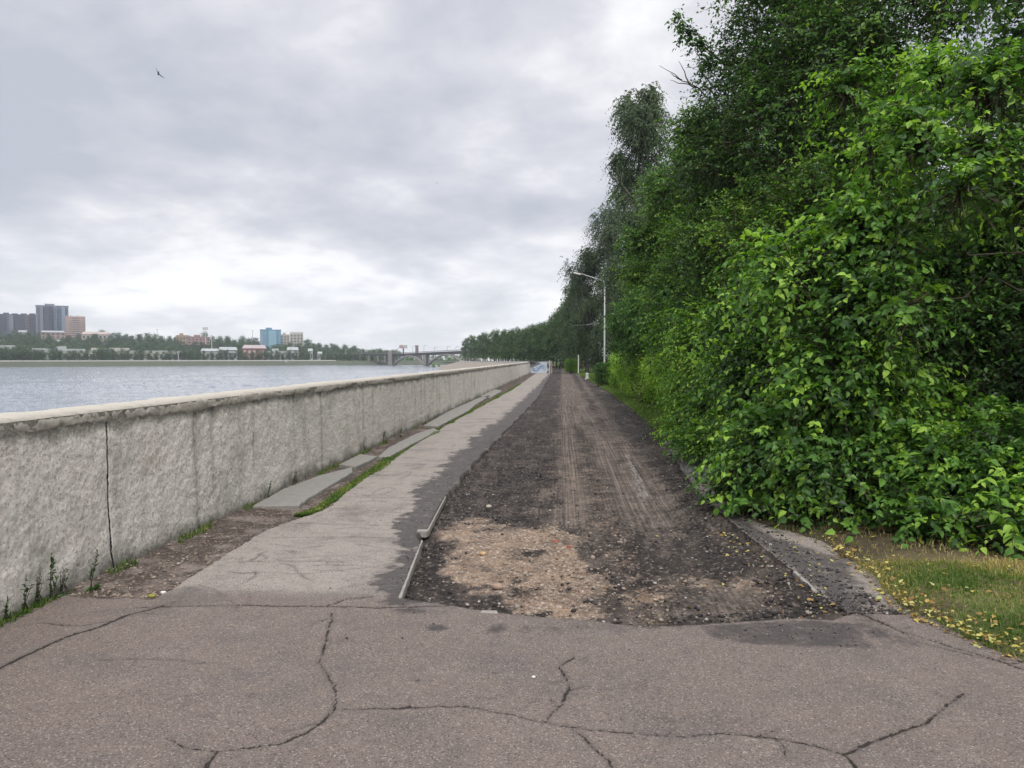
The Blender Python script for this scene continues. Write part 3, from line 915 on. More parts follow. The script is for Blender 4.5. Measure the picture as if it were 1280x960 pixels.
pxs = np.arange(-420, 600, 20)
dd = [0, 6, 14, 15, 55, 110, 170, 240, 330, 480, 620]
vv = []
for p_ in pxs:
    H = hillz(p_)
    zt = [-3.8, -1.9, -0.45, 0.0, 0.2, 2.2 * H / 17, H * .45, H * .85, H, H * 1.02, H * .7]
    for d_, z_ in zip(dd, zt):
        vv.append(tuple(D(p_, dsh(p_) + d_, z_)))
m_ = len(dd)
ff1 = [(i * m_ + k, i * m_ + k + 1, (i + 1) * m_ + k + 1, (i + 1) * m_ + k) for i in range(len(pxs) - 1) for k in range(2)]
ff2 = [(i * m_ + k, i * m_ + k + 1, (i + 1) * m_ + k + 1, (i + 1) * m_ + k) for i in range(len(pxs) - 1) for k in range(2, m_ - 1)]
tag(link('far_bank_slope', quads_mesh('far_bank_slope', np.array(vv), ff1, M_riprap)), kind='structure')
tag(link('far_hill', quads_mesh('far_hill', np.array(vv), ff2, M_hill, True)), kind='structure')
mb = MB()
for i in range(len(pxs) - 1):
    if pxs[i] > 400: break
    a = D(pxs[i], dsh(pxs[i]) + 14.5); b = D(pxs[i + 1], dsh(pxs[i + 1]) + 14.5)
    nrm = Vector((0.2, 1, 0)) * 0.5
    q = []
    for p_ in (a, b):
        q += [(p_.x, p_.y, -0.6), (p_.x + nrm.x, p_.y + nrm.y, -0.6), (p_.x + nrm.x, p_.y + nrm.y, 0.45), (p_.x, p_.y, 0.45)]
    mb.add(q, [(0, 4, 5, 1), (1, 5, 6, 2), (2, 6, 7, 3), (3, 7, 4, 0)])
tag(mb.build('quay_parapet', M_pale), 'long low pale parapet along the top of the far river bank', 'wall')

# window pane box shared by all the distant buildings
M_pane = simple('dark_pane', (0.05, 0.065, 0.085), 0.3, 0.1, 0.2, 0.6)
M_paneB = simple('blue_pane', (0.10, 0.22, 0.34), 0.25, 0.1, 0.2, 0.7)
M_white = simple('white_paint', (0.68, 0.68, 0.66), 0.8, 0.05, 0.3)


def building(name, px0, px1, ytop, d, label, cat, wallm, cols=4, rows_=4, pane=M_pane, depth=14, roofm=None, roof='flat', ybase=None, bays=(), ww=0.5, wh=0.5, group=None):
    pc = (px0 + px1) / 2
    c = D(pc, d)
    W = (px1 - px0) / FPX * d
    zt = zat(ytop, d)
    zb = zat(ybase, d) if ybase else -0.2
    ang = math.atan2(c.y, c.x) - math.pi / 2
    b = empty(name, (c.x, c.y, zb), label, cat, group, ang)
    H = zt - zb
    mb = MB(); mb.box((0, depth / 2, H / 2), (W, depth, H)); mb.build('wall', wallm, b)
    for (x0, x1, prot, mt) in bays:
        mb = MB(); mb.box((-W / 2 + W * (x0 + x1) / 2, -prot / 2, H * .5 - 0.3), (W * (x1 - x0), prot, H * .99)); mb.build('facade_bay', mt, b)
    proto = None
    for i in range(cols):
        for j in range(rows_):
            x = -W / 2 + W * (i + .5) / cols
            z = H * (0.06 + 0.9 * (j + .5) / rows_)
            f = x / W + .5
            prot = 0
            for (x0, x1, pr, mt) in bays:
                if x0 <= f <= x1: prot = pr
            if proto is None:
                wb = MB(); wb.box((0, 0, 0), (W / cols * ww, 0.3, H * .9 / rows_ * wh))
                proto = wb.mesh('window', pane)
            o = link('window', proto, b); o.location = (x, -prot - 0.06, z)
    rm = roofm or wallm
    mb = MB()
    if roof == 'flat':
        mb.box((0, depth / 2, H + .4), (W * 1.02, depth * 1.02, .8))
        mb.build('roof', rm, b)
        mb = MB(); mb.box((-W * .08, depth / 2, H + 1.7), (W * .3, depth * .5, 1.9)); mb.build('lift_house', wallm, b)
    elif roof == 'pitched':
        rh = H * .28
        mb.add([(-W * .52, -.6, H), (W * .52, -.6, H), (W * .52, depth + .6, H), (-W * .52, depth + .6, H), (-W * .44, depth / 2, H + rh), (W * .44, depth / 2, H + rh)],
               [(0, 1, 5, 4), (1, 2, 5), (2, 3, 4, 5), (3, 0, 4), (3, 2, 1, 0)])
        mb.build('roof', rm, b)
    elif roof == 'jag':
        mb.box((0, depth / 2, H + .3), (W, depth, .6))
        for k in range(9):
            mb.box((-W / 2 + W * (k + .5) / 9, depth / 2, H + 1.0), (W / 14, depth * .6, 1.0 + 1.4 * rnd.random()))
        mb.build('roof', rm, b)
    return b


Mg = lambda nme, c: simple(nme, c, 0.85, 0.06, 0.15)
m_slate = Mg('slate_facade', (0.085, 0.09, 0.125)); m_slate2 = Mg('grey_facade', (0.20, 0.215, 0.26)); m_slate3 = Mg('steel_blue_facade', (0.22, 0.29, 0.38))
m_brown = Mg('brown_facade', (0.20, 0.15, 0.15)); m_pink = Mg('pink_facade', (0.38, 0.27, 0.24)); m_cream = Mg('cream_facade', (0.46, 0.40, 0.36))
m_orange = Mg('ochre_facade', (0.36, 0.28, 0.19)); m_red = Mg('red_brick_facade', (0.25, 0.12, 0.11)); m_blue = Mg('blue_glass_facade', (0.15, 0.28, 0.38))
m_blue2 = Mg('pale_blue_facade', (0.25, 0.42, 0.52)); m_bei = Mg('beige_facade', (0.46, 0.43, 0.38)); m_roofw = Mg('pale_metal_roof', (0.40, 0.42, 0.42)); m_lgrey = Mg('light_grey_facade', (0.42, 0.42, 0.42))

building('apartment_block', -45, 40, 393, 760, 'long dark slate apartment block with spiky roofline at the left end of the skyline', 'building', m_slate, 12, 8, depth=22, roof='jag', ybase=424,
         bays=((.30, .42, 2, m_brown), (.62, .70, 2, m_slate2), (.85, .90, 1.5, m_brown)))
building('tower_block', 49, 84, 383, 740, 'tallest tower block on the skyline, grey with blue glazed bays', 'building', m_slate2, 6, 16, depth=24, ybase=424,
         bays=((.0, .22, 1.5, m_slate2), (.28, .5, 2.5, m_slate), (.54, .64, 3, m_slate3), (.74, .9, 2, m_slate3)), ww=.45, wh=.55)
building('apartment_block', 84, 106, 397, 735, 'pink and cream banded apartment block beside the tallest grey tower', 'building', m_pink, 1, 9, pane=m_cream, depth=20, ybase=424, roof='jag', ww=.8, wh=.35,
         bays=((.35, .65, 2, m_brown),))
building('villa', 54, 80, 415.5, 700, 'low pink house with pale roof at the foot of the tallest tower', 'house', m_pink, 5, 2, roofm=m_roofw, roof='pitched', ybase=424)
building('mansion', 105, 137, 418, 690, 'broad pinkish cream mansion on the wooded hillside', 'house', m_cream, 7, 2, roofm=Mg('dusty_roof', (.45, .38, .34)), roof='pitched', ybase=431)
building('villa', 24, 34, 416, 700, 'tiny white roofed house among trees below the dark slate block', 'house', m_cream, 2, 1, roofm=m_roofw, roof='pitched', ybase=428)
building('apartment_block', 221, 236, 420, 700, 'ochre yellow low block among the hilltop trees', 'building', m_orange, 4, 2, ybase=431)
building('apartment_block', 236, 262, 422, 705, 'long reddish brown low block beside the ochre one on the hilltop', 'building', Mg('rosy_facade', (.38, .24, .22)), 6, 2, ybase=431, roofm=m_brown)
building('office_tower', 326, 351, 413, 700, 'cylindrical looking blue glass office tower above the far trees', 'building', m_blue, 6, 8, pane=m_blue2, depth=22, ybase=437,
         bays=((.0, .2, 0.5, m_slate3), (.42, .78, 2.5, m_blue2)), ww=.55, wh=.5)
building('apartment_block', 351, 362, 419, 730, 'small beige block just right of the blue glass tower', 'building', m_bei, 3, 5, ybase=437)
building('apartment_block', 363, 379, 417, 740, 'wider beige block with a tree before it, right of the blue glass tower', 'building', m_bei, 4, 5, ybase=437, roof='jag')
building('warehouse', -30, 55, 436.5, 520, 'long low grey warehouse behind the waterside trees at the left edge', 'building', m_lgrey, 14, 1, roofm=m_roofw, roof='flat', depth=10)
building('warehouse', 56, 103, 437.5, 530, 'low pale warehouse between the grey warehouse and the ochre trimmed one', 'building', m_lgrey, 8, 1, roofm=m_roofw, depth=10)
building('warehouse', 80, 222, 439.5, 545, 'very long white roofed shed with ochre wall behind the tree row', 'building', m_bei, 20, 1, roofm=m_roofw, depth=12)
building('villa', 252, 273, 439, 550, 'white roofed pavilion left of the pair behind the tree row', 'house', m_lgrey, 4, 1, roofm=m_roofw, roof='pitched', depth=9)
building('villa', 274, 296, 437.5, 555, 'white roofed pavilion right of the pair behind the tree row', 'house', m_lgrey, 4, 1, roofm=m_roofw, roof='pitched', depth=9)
building('villa', 304, 332, 435.5, 560, 'red brick house with pale hipped roof on the far embankment', 'house', m_red, 5, 2, pane=m_cream, roofm=Mg('pinkish_roof', (.42, .36, .36)), roof='pitched', depth=9)
building('warehouse', 333, 360, 440, 575, 'long grey low building between the red house and the domed hall', 'building', m_lgrey, 6, 1, roofm=m_roofw, depth=9)
building('hall', 359, 373, 437.5, 580, 'small pale roofed hall below the beige blocks', 'building', m_lgrey, 3, 1, roofm=m_roofw, roof='pitched', depth=9)
for (a, b, yt, lb) in ((385, 391, 439, 'left of two little white sheds right of the domed hall'), (397, 403, 442, 'right of two little white sheds near the viaduct')):
    building('shed', a, b, yt, 600, lb, 'shed', m_lgrey, 2, 1, roofm=m_roofw, roof='pitched', depth=6)

# light masts on the far bank
def mast(px, ytop, ybase, d, label, head, group=None, r=0.35):
    b = D(px, d, zat(ybase, d))
    e = empty('floodlight_mast' if head else 'lamp_mast', b, label, 'mast', group)
    H = zat(ytop, d) - b.z
    MB().tube([(0, 0, -1), (0, 0, H)], [r, r * .5], 6).build('pole', M_pale, e)
    mb = MB()
    if head:
        mb.box((0, 0, H - 1.2), (4.2, .8, 2.2)); mb.box((0, 0, H - 4.2), (3.0, .8, 1.2))
    else:
        mb.box((0, 0, H), (1.8, .5, .4))
    mb.build('lamp_head', M_pale, e)


mast(257, 409, 428, 640, 'tall floodlight mast with two square banks above the hilltop', True)
mast(265, 419, 447, 560, 'thin tall pole rising from the tree row below the floodlight mast', False)
mast(197, 412, 424, 700, 'faint twin topped mast on the hill beyond the sheds', False)
mast(316, 413, 424, 690, 'thin mast just left of the blue glass tower', False)
mast(223, 440, 450, 470, 'short white lamp pole in the waterside tree row', False, r=.2)

# ------------------------------------------------------------------ bridge
bR, bL = D(620, 440), D(489, 560)
bE = D(412, 640)
steel = Mg('bridge_girder', (0.055, 0.055, 0.055)); m_arch = Mg('bridge_arch_concrete', (0.26, 0.25, 0.235)); m_pier = Mg('bridge_pier', (0.20, 0.19, 0.18))
bridge = empty('arch_bridge', (0, 0, 0), 'low concrete arch bridge crossing the river in the distance', 'bridge')


def bpt(px):
    """point on the bridge axis on a bearing, with the deck height there"""
    if px >= 489:
        a, b = bR, bL
    else:
        a, b = bL, bE
    v = ray(px, 448.1)
    den_ = v.x * (b.y - a.y) - v.y * (b.x - a.x)
    t_ = (a.x * (b.y - a.y) - a.y * (b.x - a.x)) / den_
    p = Vector((v.x * t_, v.y * t_, 0))
    zt = float(np.interp(px, [400, 489, 530, 580, 640], [5.4, 4.9, 5.6, 6.4, 6.6]))
    return p, zt


dk = MB(); rl = MB()
prev = None
for px in list(range(404, 640, 6)):
    p, z = bpt(px)
    if prev:
        q, z2 = prev
        dirv = (p - q).normalized(); nr = Vector((dirv.y, -dirv.x, 0)) * 7
        if nr.y < 0: nr = -nr
        for (mbb, z0a, z1a, wd) in ((dk, -1.7, 0.0, 1.0), (rl, 0.35, 0.75, 0.03)):
            n_ = nr * wd
            dk_ = [(q.x, q.y, z2 + z0a), (p.x, p.y, z + z0a), (p.x + n_.x, p.y + n_.y, z + z0a), (q.x + n_.x, q.y + n_.y, z2 + z0a),
                   (q.x, q.y, z2 + z1a), (p.x, p.y, z + z1a), (p.x + n_.x, p.y + n_.y, z + z1a), (q.x + n_.x, q.y + n_.y, z2 + z1a)]
            mbb.add(dk_, [(3, 2, 1, 0), (4, 5, 6, 7), (0, 1, 5, 4), (1, 2, 6, 5), (2, 3, 7, 6), (3, 0, 4, 7)])
    prev = (p, z)
dk.build('deck', steel, bridge)
rl.build('railing', m_pier, bridge)
for px, wpx, m__ in ((489, 5.0, m_pier), (532, 3.2, m_pier), (583, 3.2, m_pier)):
    p, z = bpt(px)
    d_ = (p - cam.location).length
    w_ = wpx / FPX * d_
    mb = MB(); mb.box((p.x, p.y + 2, (z - 1.6 - 4) / 2 + (2.4 if px == 489 else 0)), (w_, 12, z - 1.6 + 4 + (2.6 if px == 489 else 0))); mb.build('pier', m__, bridge)
for pa_, pb_ in ((491.5, 531), (533.5, 582), (584.5, 632)):
    for off in (0.6, 5.5):
        pts = []
        for a in np.linspace(0, 1, 15):
            p, z = bpt(pa_ + (pb_ - pa_) * a)
            zc_ = -3.0 + (z - 1.9 + 3.0) * (1 - (2 * a - 1) ** 2)
            pts.append((p.x, p.y + off, zc_))
        MB().tube(pts, 0.62, 6).build('arch', m_arch, bridge)
    sc_ = MB()
    for a in np.linspace(0.06, 0.94, 12):
        p, z = bpt(pa_ + (pb_ - pa_) * a)
        zc_ = -3.0 + (z - 1.9 + 3.0) * (1 - (2 * a - 1) ** 2)
        if z - 1.6 - zc_ > 0.5:
            sc_.box((p.x, p.y + .8, (z - 1.5 + zc_) / 2), (0.45, .5, z - 1.5 - zc_))
    sc_.build('spandrel_columns', m_arch, bridge)
for px in (418, 429, 440, 451, 462, 473, 482):
    p, z = bpt(px)
    mb = MB(); mb.box((p.x, p.y + 2, z / 2 - 1.2), (0.9, 8, z)); mb.build('column', m_pier, bridge)
lampl = {530: 'lamp post above the middle bridge pier', 543: 'lamp post over the rising half of the second bridge arch', 559: 'lamp post over the crown of the second bridge arch',
         570: 'rightmost visible lamp post on the bridge', 497: 'lamp post beside the bridge tower, left of the billboard', 516: 'lamp post right of the striped chimney on the bridge',
         452: 'lamp post midway along the low left viaduct', 432: 'leftmost lamp post on the low viaduct'}
for px, yt in ((530, 432), (543, 434), (559, 433), (570, 433.5), (497, 435), (516, 433), (452, 436), (432, 437)):
    p, z = bpt(px)
    d_ = p.length
    e = empty('bridge_lamp', (p.x, p.y, z), lampl[px], 'street lamp', 'lamp posts along the bridge')
    h = zat(yt, p.dot(Vector((cf.x, cf.y, 0)))) - z
    MB().tube([(0, 0, -.2), (0, 0, h)], [.22, .12], 6).build('pole', m_lgrey, e)
    mb = MB(); mb.box((0.9, 0, h), (2.2, .4, .25)); mb.build('lamp_head', m_lgrey, e)
p, z = bpt(501)
e = empty('billboard', (p.x, p.y + 9, z - 3), 'two panel billboard on a post above the far bridge', 'billboard')
zb_ = zat(433.5, 560) - z + 3
MB().tube([(0, 0, 0), (0, 0, zb_)], .5, 6).build('post', steel, e)
for k in (-1, 1):
    mb = MB(); mb.box((k * 1.5, -.3, zb_), (2.7, .5, 2.4)); mb.build('panel', m_pink if k < 0 else m_lgrey, e)
p, z = bpt(511)
e = empty('chimney', (p.x, p.y + 30, 0), 'short striped chimney beyond the far bridge', 'chimney')
zc_ = zat(434.5, 600)
MB().box((0, 0, zc_ / 2), (2.4, 2.4, zc_), 0, .8).build('stack', m_brown, e)
MB().box((0, 0, zc_ + .6), (2.2, 2.2, 1.2)).build('cap', m_pier, e)

# ------------------------------------------------------------------ foliage
def norm(a):
    return a / (np.linalg.norm(a, axis=1, keepdims=True) + 1e-9)


HI = np.array([(0, 0, 0), (.22, -.40, .10), (.22, .40, .10), (.3, 0, 0), (.58, -.33, .07), (.58, .33, .07), (.66, 0, -.03), (1.0, 0, -.14)])
HIF = [(0, 1, 3), (0, 3, 2), (1, 4, 6, 3), (3, 6, 5, 2), (4, 7, 6), (6, 7, 5)]
LO = np.array([(0, 0, 0), (.42, -.36, .09), (1.0, 0, -.08), (.42, .36, .09)])
LOF = [(0, 1, 2), (0, 2, 3)]


def leaves_mesh(name, Pz, Dv, Nv, L, W, tone, mat, hi):
    tv, tf = (HI, HIF) if hi else (LO, LOF)
    Dv = norm(Dv)
    S = norm(np.cross(Nv, Dv))
    N = np.cross(Dv, S)
    k = len(tv)
    V = (Pz[:, None, :] + Dv[:, None, :] * (tv[None, :, 0:1] * L[:, None, None]) + S[:, None, :] * (tv[None, :, 1:2] * W[:, None, None] * 1.25)
         + N[:, None, :] * (tv[None, :, 2:3] * L[:, None, None])).reshape(-1, 3)
    n = len(Pz)
    fl = np.concatenate([np.array(f) for f in tf]); tot = np.array([len(f) for f in tf])
    loops = (fl[None, :] + (np.arange(n) * k)[:, None]).ravel()
    totals = np.tile(tot, n)
    starts = np.concatenate([[0], np.cumsum(totals)[:-1]])
    return new_mesh(name, V, loops, starts, totals, mat, False, {'tone': np.repeat(tone, k)})


def crown_arrays(blobs, n_leaf, L, k=9, slen=0.5, droop=0.5, shell=0.5, tone0=0.35, zmin=0.03, seed=1, gap=0.55, gcut=.36, bright=0.5, hang=0.35, updir=0.3):
    g = np.random.default_rng(seed)
    blobs = [(Vector(c), r) for c, r in blobs]
    wts = np.array([r ** 2 for c, r in blobs]); wts = wts / wts.sum()
    nt = max(1, n_leaf // k)
    bi = g.choice(len(blobs), nt, p=wts)
    C = np.array([tuple(b[0]) for b in blobs])[bi]; Rr = np.array([b[1] for b in blobs])[bi]
    btone = g.normal(0, 0.13, len(blobs))[bi]
    u = norm(g.normal(size=(nt, 3)))
    u[:, 2] *= 0.9
    rad = Rr * (shell + (1 - shell) * g.random(nt) ** 0.6)
    ph = g.uniform(0, 99, nt)
    lump = 1 + 0.22 * (vn(u[:, 0] * 2.5 + C[:, 0], u[:, 1] * 2.5 + u[:, 2] * 1.7 + C[:, 1], seed) - .5) * 2
    P0 = C + u * (rad * lump)[:, None] - u * (np.minimum(slen * .75, Rr * .5))[:, None]
    d0 = norm(u * 0.9 + g.normal(size=(nt, 3)) * 0.55 + np.array([0, 0, updir]))
    gp = 0.5 * (vn(P0[:, 0] / gap + P0[:, 2] / gap * .6, P0[:, 1] / gap - P0[:, 2] / gap * .8, seed + 5) + vn(P0[:, 0] / gap * 2.3, P0[:, 2] / gap * 2.3 + P0[:, 1] / gap, seed + 6))
    keep = (P0[:, 2] > zmin) & ((gp > gcut) | (rad / Rr < shell + .2 * (1 - shell)))
    P0, d0, rad_, Rr, btone = P0[keep], d0[keep], (rad / Rr)[keep], Rr[keep], btone[keep]
    nt = len(P0)
    sl = slen * g.uniform(0.5, 1.3, nt)
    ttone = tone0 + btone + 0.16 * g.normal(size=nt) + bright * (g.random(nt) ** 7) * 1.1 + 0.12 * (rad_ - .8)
    s = (np.arange(k) + 0.4)[None, :] / k + g.uniform(-.04, .04, (nt, k))
    pos_ = P0[:, None, :] + d0[:, None, :] * (s * sl[:, None])[:, :, None]
    pos_[:, :, 2] -= droop * (s ** 2) * sl[:, None]
    tan = d0[:, None, :] + np.array([0, 0, -1.0]) * (2 * droop * s)[:, :, None]
    tan = tan / np.linalg.norm(tan, axis=2, keepdims=True)
    side = np.cross(tan, np.array([0, 0, 1.0])); side /= (np.linalg.norm(side, axis=2, keepdims=True) + 1e-6)
    alt = np.where((np.arange(k) % 2) == 0, 1, -1)[None, :, None]
    ld = tan * 0.65 + side * alt * 0.85 + np.array([0, 0, -hang]) + g.normal(size=pos_.shape) * 0.40
    nv = np.array([0, 0, 1.0]) + g.normal(size=pos_.shape) * 0.55 + tan * 0.2 + u[keep][:, None, :] * 0.45
    Ls = L * g.uniform(0.5, 1.3, (nt, k)) * g.uniform(.7, 1.2, (nt, 1)) * (1 - 0.25 * s)
    tone = ttone[:, None] + 0.10 * s + g.normal(size=(nt, k)) * 0.04
    m = pos_[:, :, 2].ravel() > zmin
    return (pos_.reshape(-1, 3)[m], ld.reshape(-1, 3)[m], norm(nv.reshape(-1, 3))[m], Ls.ravel()[m], (Ls * 0.62).ravel()[m], np.clip(tone, 0, 1).ravel()[m], P0, d0, sl, droop)


def twigs_mesh(name, P0, d0, sl, droop, mat, r=0.004, frac=0.5, seed=1):
    g = np.random.default_rng(seed)
    sel = g.random(len(P0)) < frac
    P0, d0, sl = P0[sel], d0[sel], sl[sel]
    back = 0.5
    S = np.array([-back, 0.0, 0.45, 1.0])
    n = len(P0)
    pts = P0[:, None, :] + d0[:, None, :] * (S[None, :] * sl[:, None])[:, :, None]
    pts[:, :, 2] -= droop * (np.maximum(S, 0) ** 2)[None, :] * sl[:, None]
    pts[:, 0, 2] -= 0.1 * sl
    a = norm(np.cross(d0, np.array([0.1, 0.2, 1.0]))); b = np.cross(d0, a)
    ring = [(1, 0), (-.5, .87), (-.5, -.87)]
    rr = r * np.array([1.8, 1.3, 0.9, 0.4])
    V = np.stack([pts + (a[:, None, :] * cx_ + b[:, None, :] * cy_) * rr[None, :, None] for cx_, cy_ in ring], 2)  # n,4,3,3
    V = V.reshape(-1, 3)
    base = (np.arange(n) * 12)[:, None, None]
    f = np.array([(i * 3 + k, i * 3 + (k + 1) % 3, (i + 1) * 3 + (k + 1) % 3, (i + 1) * 3 + k) for i in range(3) for k in range(3)])[None]
    F = (base + f).reshape(-1, 4)
    return new_mesh(name, V, F.ravel(), np.arange(len(F)) * 4, np.full(len(F), 4), mat)


def limb(mb, a, b, r0, r1, sag=0.12, n=6, seed=0):
    rr = random.Random(seed)
    a, b = Vector(a), Vector(b)
    L = (b - a).length
    pts, rad = [], []
    for i in range(n + 1):
        t_ = i / n
        p = a.lerp(b, t_) + Vector((rr.uniform(-1, 1), rr.uniform(-1, 1), rr.uniform(-1, 1))) * L * 0.035 * (0 < i < n)
        p.z += math.sin(math.pi * t_) * L * sag
        pts.append(p); rad.append(r0 + (r1 - r0) * t_ ** 0.8)
    mb.tube(pts, rad, 7)


def plant(name, base, blobs, n_leaf, L, label, cat, leafm, hi=False, trunk_r=0.12, stems=1, barkm=None, group=None, kname='crown', tname='trunk', twig_r=0.004, twig_frac=0.4, fork=0.4, **kw):
    base = Vector(base)
    e = empty(name, base, label, cat, group)
    bl = [(Vector(c) - base, r) for c, r in blobs]
    kw.setdefault('seed', abs(hash(label)) % 9999 if False else sum(map(ord, label)) % 9999)
    A = crown_arrays(bl, n_leaf, L, zmin=0.06 - base.z * 0, **kw)
    link(kname, leaves_mesh(kname, A[0], A[1], A[2], A[3], A[4], A[5], leafm, hi), e)
    if twig_frac > 0:
        link('twigs', twigs_mesh('twigs', A[6], A[7], A[8], A[9], M_twig, twig_r, twig_frac), e)
    mb = MB()
    cz = sum(c.z for c, r in bl) / len(bl)
    cxm = sum((c for c, r in bl), Vector()) / len(bl)
    rr = random.Random(kw['seed'])
    if stems == 1:
        fk = Vector((cxm.x * .35, cxm.y * .35, cz * fork))
        limb(mb, (0, 0, -.15), fk, trunk_r, trunk_r * .75, 0, 6, 1)
        for i, (c, r) in enumerate(bl):
            limb(mb, fk, c, trunk_r * .42, trunk_r * .08, 0.06, 6, i)
    else:
        for i, (c, r) in enumerate(bl):
            a = (rr.uniform(-.35, .35), rr.uniform(-.35, .35), -.1)
            limb(mb, a, c, trunk_r * .5, trunk_r * .12, 0.10, 7, i)
    mb.build(tname, barkm or M_bark, e, True)
    return e


def Q(px, py, d):
    p = ray(px, py) * d
    return Vector((p.x, p.y, p.z + EYE))


def QB(*lst):
    return [(Q(a, b, d), r) for a, b, d, r in lst]


# -- the big-leaved shrub at the corner of the verge
plant('broadleaf_shrub', (3.0, 8.0, 0.02), QB((1000, 340, 8.2, .85), (1075, 385, 7.6, .7), (1085, 290, 7.9, .7), (1040, 470, 7.7, .75), (960, 470, 9.2, .9), (955, 575, 8.3, .62), (1035, 580, 7.5, .7),
      (1120, 565, 7.4, .62), (1190, 590, 7.0, .55), (1250, 610, 6.7, .42), (1115, 480, 8.3, .5), (1000, 620, 7.9, .38), (1090, 625, 7.4, .36), (1300, 560, 7.0, .6), (1350, 620, 6.5, .5), (940, 400, 10, .8), (940, 628, 7.9, .42), (965, 560, 8.0, .7), (1060, 655, 6.9, .28), (1150, 655, 6.6, .26), (1215, 660, 6.4, .24), (990, 655, 7.3, .26), (1262, 655, 6.1, .22), (1200, 520, 8.2, .5)),
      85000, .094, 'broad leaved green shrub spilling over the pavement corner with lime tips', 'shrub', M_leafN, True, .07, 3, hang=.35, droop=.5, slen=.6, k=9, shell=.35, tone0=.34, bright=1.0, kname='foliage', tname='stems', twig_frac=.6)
# -- tree whose boughs hang into the upper right of the view
plant('maple_tree', (8.2, 10.4, 0.02), QB((1150, 165, 7.6, .55), (1225, 185, 7.0, .42), (1080, 185, 8.4, .6), (1235, 110, 7.6, .45), (1290, 240, 7.0, .36), (1170, 240, 8.0, .35), (1060, 110, 9.2, .5), (1170, 90, 8.6, .4), (1310, 80, 8, .5), (1120, 110, 9.5, .5), (1250, -60, 8.5, .9), (1200, 235, 6.8, .25), (1110, 300, 7.6, .4), (1135, 380, 7.0, .22)),
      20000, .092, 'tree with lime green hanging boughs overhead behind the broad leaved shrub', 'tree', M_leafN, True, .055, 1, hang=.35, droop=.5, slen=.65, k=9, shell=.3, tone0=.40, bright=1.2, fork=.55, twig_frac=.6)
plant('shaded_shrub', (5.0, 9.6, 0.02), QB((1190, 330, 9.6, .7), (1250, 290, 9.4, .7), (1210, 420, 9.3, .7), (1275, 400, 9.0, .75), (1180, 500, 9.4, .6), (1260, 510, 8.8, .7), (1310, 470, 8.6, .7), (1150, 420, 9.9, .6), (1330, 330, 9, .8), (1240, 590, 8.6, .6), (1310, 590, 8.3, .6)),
      34000, .09, 'dark shaded shrub deep in the hollow between the lime boughs and the broad leaved shrub', 'shrub', M_leafN, False, .06, 3, hang=.35, droop=.45, slen=.5, k=8, shell=.3, tone0=.10, bright=.35, gcut=.2, kname='foliage', tname='stems')  # very low leaf tone paints the hollow's shade into the foliage
# -- tall dense tree behind, the highest outline against the sky
t1 = plant('elm_tree', (4.4, 12.4, 0.02), QB((938, 110, 13, 1.15), (985, 40, 13, 1.4), (905, 215, 13.5, 1.25), (985, 160, 12, 1.4), (960, 300, 12, 1.3), (890, 315, 14, 1.1), (1040, 60, 11.5, 1.3), (1110, 20, 11, 1.3), (1040, -70, 12, 1.6),
      (975, -60, 13.2, 1.3), (1190, -30, 10.6, 1.2), (1010, 240, 11, 1.0), (872, 160, 14, .75), (1060, 300, 11, 1.2), (1000, 400, 11, 1.2), (1100, 150, 11, 1.0), (1200, 330, 12.5, 1.2), (1290, 330, 13, 1.3), (1230, 500, 13.5, 1.3)),
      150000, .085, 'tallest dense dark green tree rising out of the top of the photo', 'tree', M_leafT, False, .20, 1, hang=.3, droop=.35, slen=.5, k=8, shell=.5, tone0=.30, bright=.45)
# bare twig and the stray leafy spray on its left side
sb = MB()
for i, (a, b) in enumerate((((905, 80), (850, 22)), ((895, 72), (868, 38)), ((880, 118), (824, 82)), ((862, 106), (848, 76)), ((852, 100), (838, 92)), ((870, 110), (838, 100)))):
    limb(sb, Q(a[0], a[1], 13) - Vector((4.4, 12.4, .02)), Q(b[0], b[1], 12.8) - Vector((4.4, 12.4, .02)), .014 if i else .022, .003, 0.02, 6, i + 3)
sb.build('bare_twigs', M_twig, t1)
off = Vector((4.4, 12.4, .02))
A = crown_arrays([(Q(846, 22, 12.9) - off, .16), (Q(857, 42, 12.9) - off, .20), (Q(873, 56, 12.9) - off, .22), (Q(886, 78, 12.9) - off, .24), (Q(850, 30, 12.9) - off, .12)], 900, .085, 6, .2, .4, .2, .25, seed=5, gcut=0)
link('foliage', leaves_mesh('foliage', *A[:6], M_leafT, False), t1)

plant('elm_tree', (4.6, 19.0, 0.02), QB((838, 240, 19.5, 1.1), (806, 300, 20, .85), (800, 345, 21, .7), (875, 290, 18, 1.2), (850, 195, 20.5, .75), (830, 270, 21, .8), (845, 360, 18.5, 1.1), (890, 200, 18, 1.2), (930, 260, 16, 1.3), (905, 380, 15.5, 1.3), (810, 340, 21.5, .65), (960, 160, 17, 1.5)),
      80000, .10, 'rounded mid green tree next beyond the tallest dense tree', 'tree', M_leafT, False, .17, 1, hang=.3, droop=.3, slen=.5, k=8, shell=.5, tone0=.42, bright=.5)
plant('cherry_shrub', (3.2, 12.5, 0.02), QB((858, 420, 16, 1.0), (885, 430, 13.5, 1.1), (862, 482, 15, .8), (905, 500, 12.5, .85), (858, 535, 14, .66), (888, 560, 11.6, .66), (925, 610, 9.8, .55), (940, 540, 10.2, .7), (935, 640, 8.9, .32), (898, 612, 9.8, .4), (862, 575, 12.2, .42), (890, 610, 10.6, .35), (930, 450, 11.5, .9), (880, 380, 16, 1.0)),
      75000, .085, 'leafy light green shrub leaning out over the gravel edge of the dug road', 'shrub', M_leafN, False, .07, 3, hang=.45, droop=.45, slen=.5, k=9, shell=.45, tone0=.46, bright=.8, kname='foliage', tname='stems')
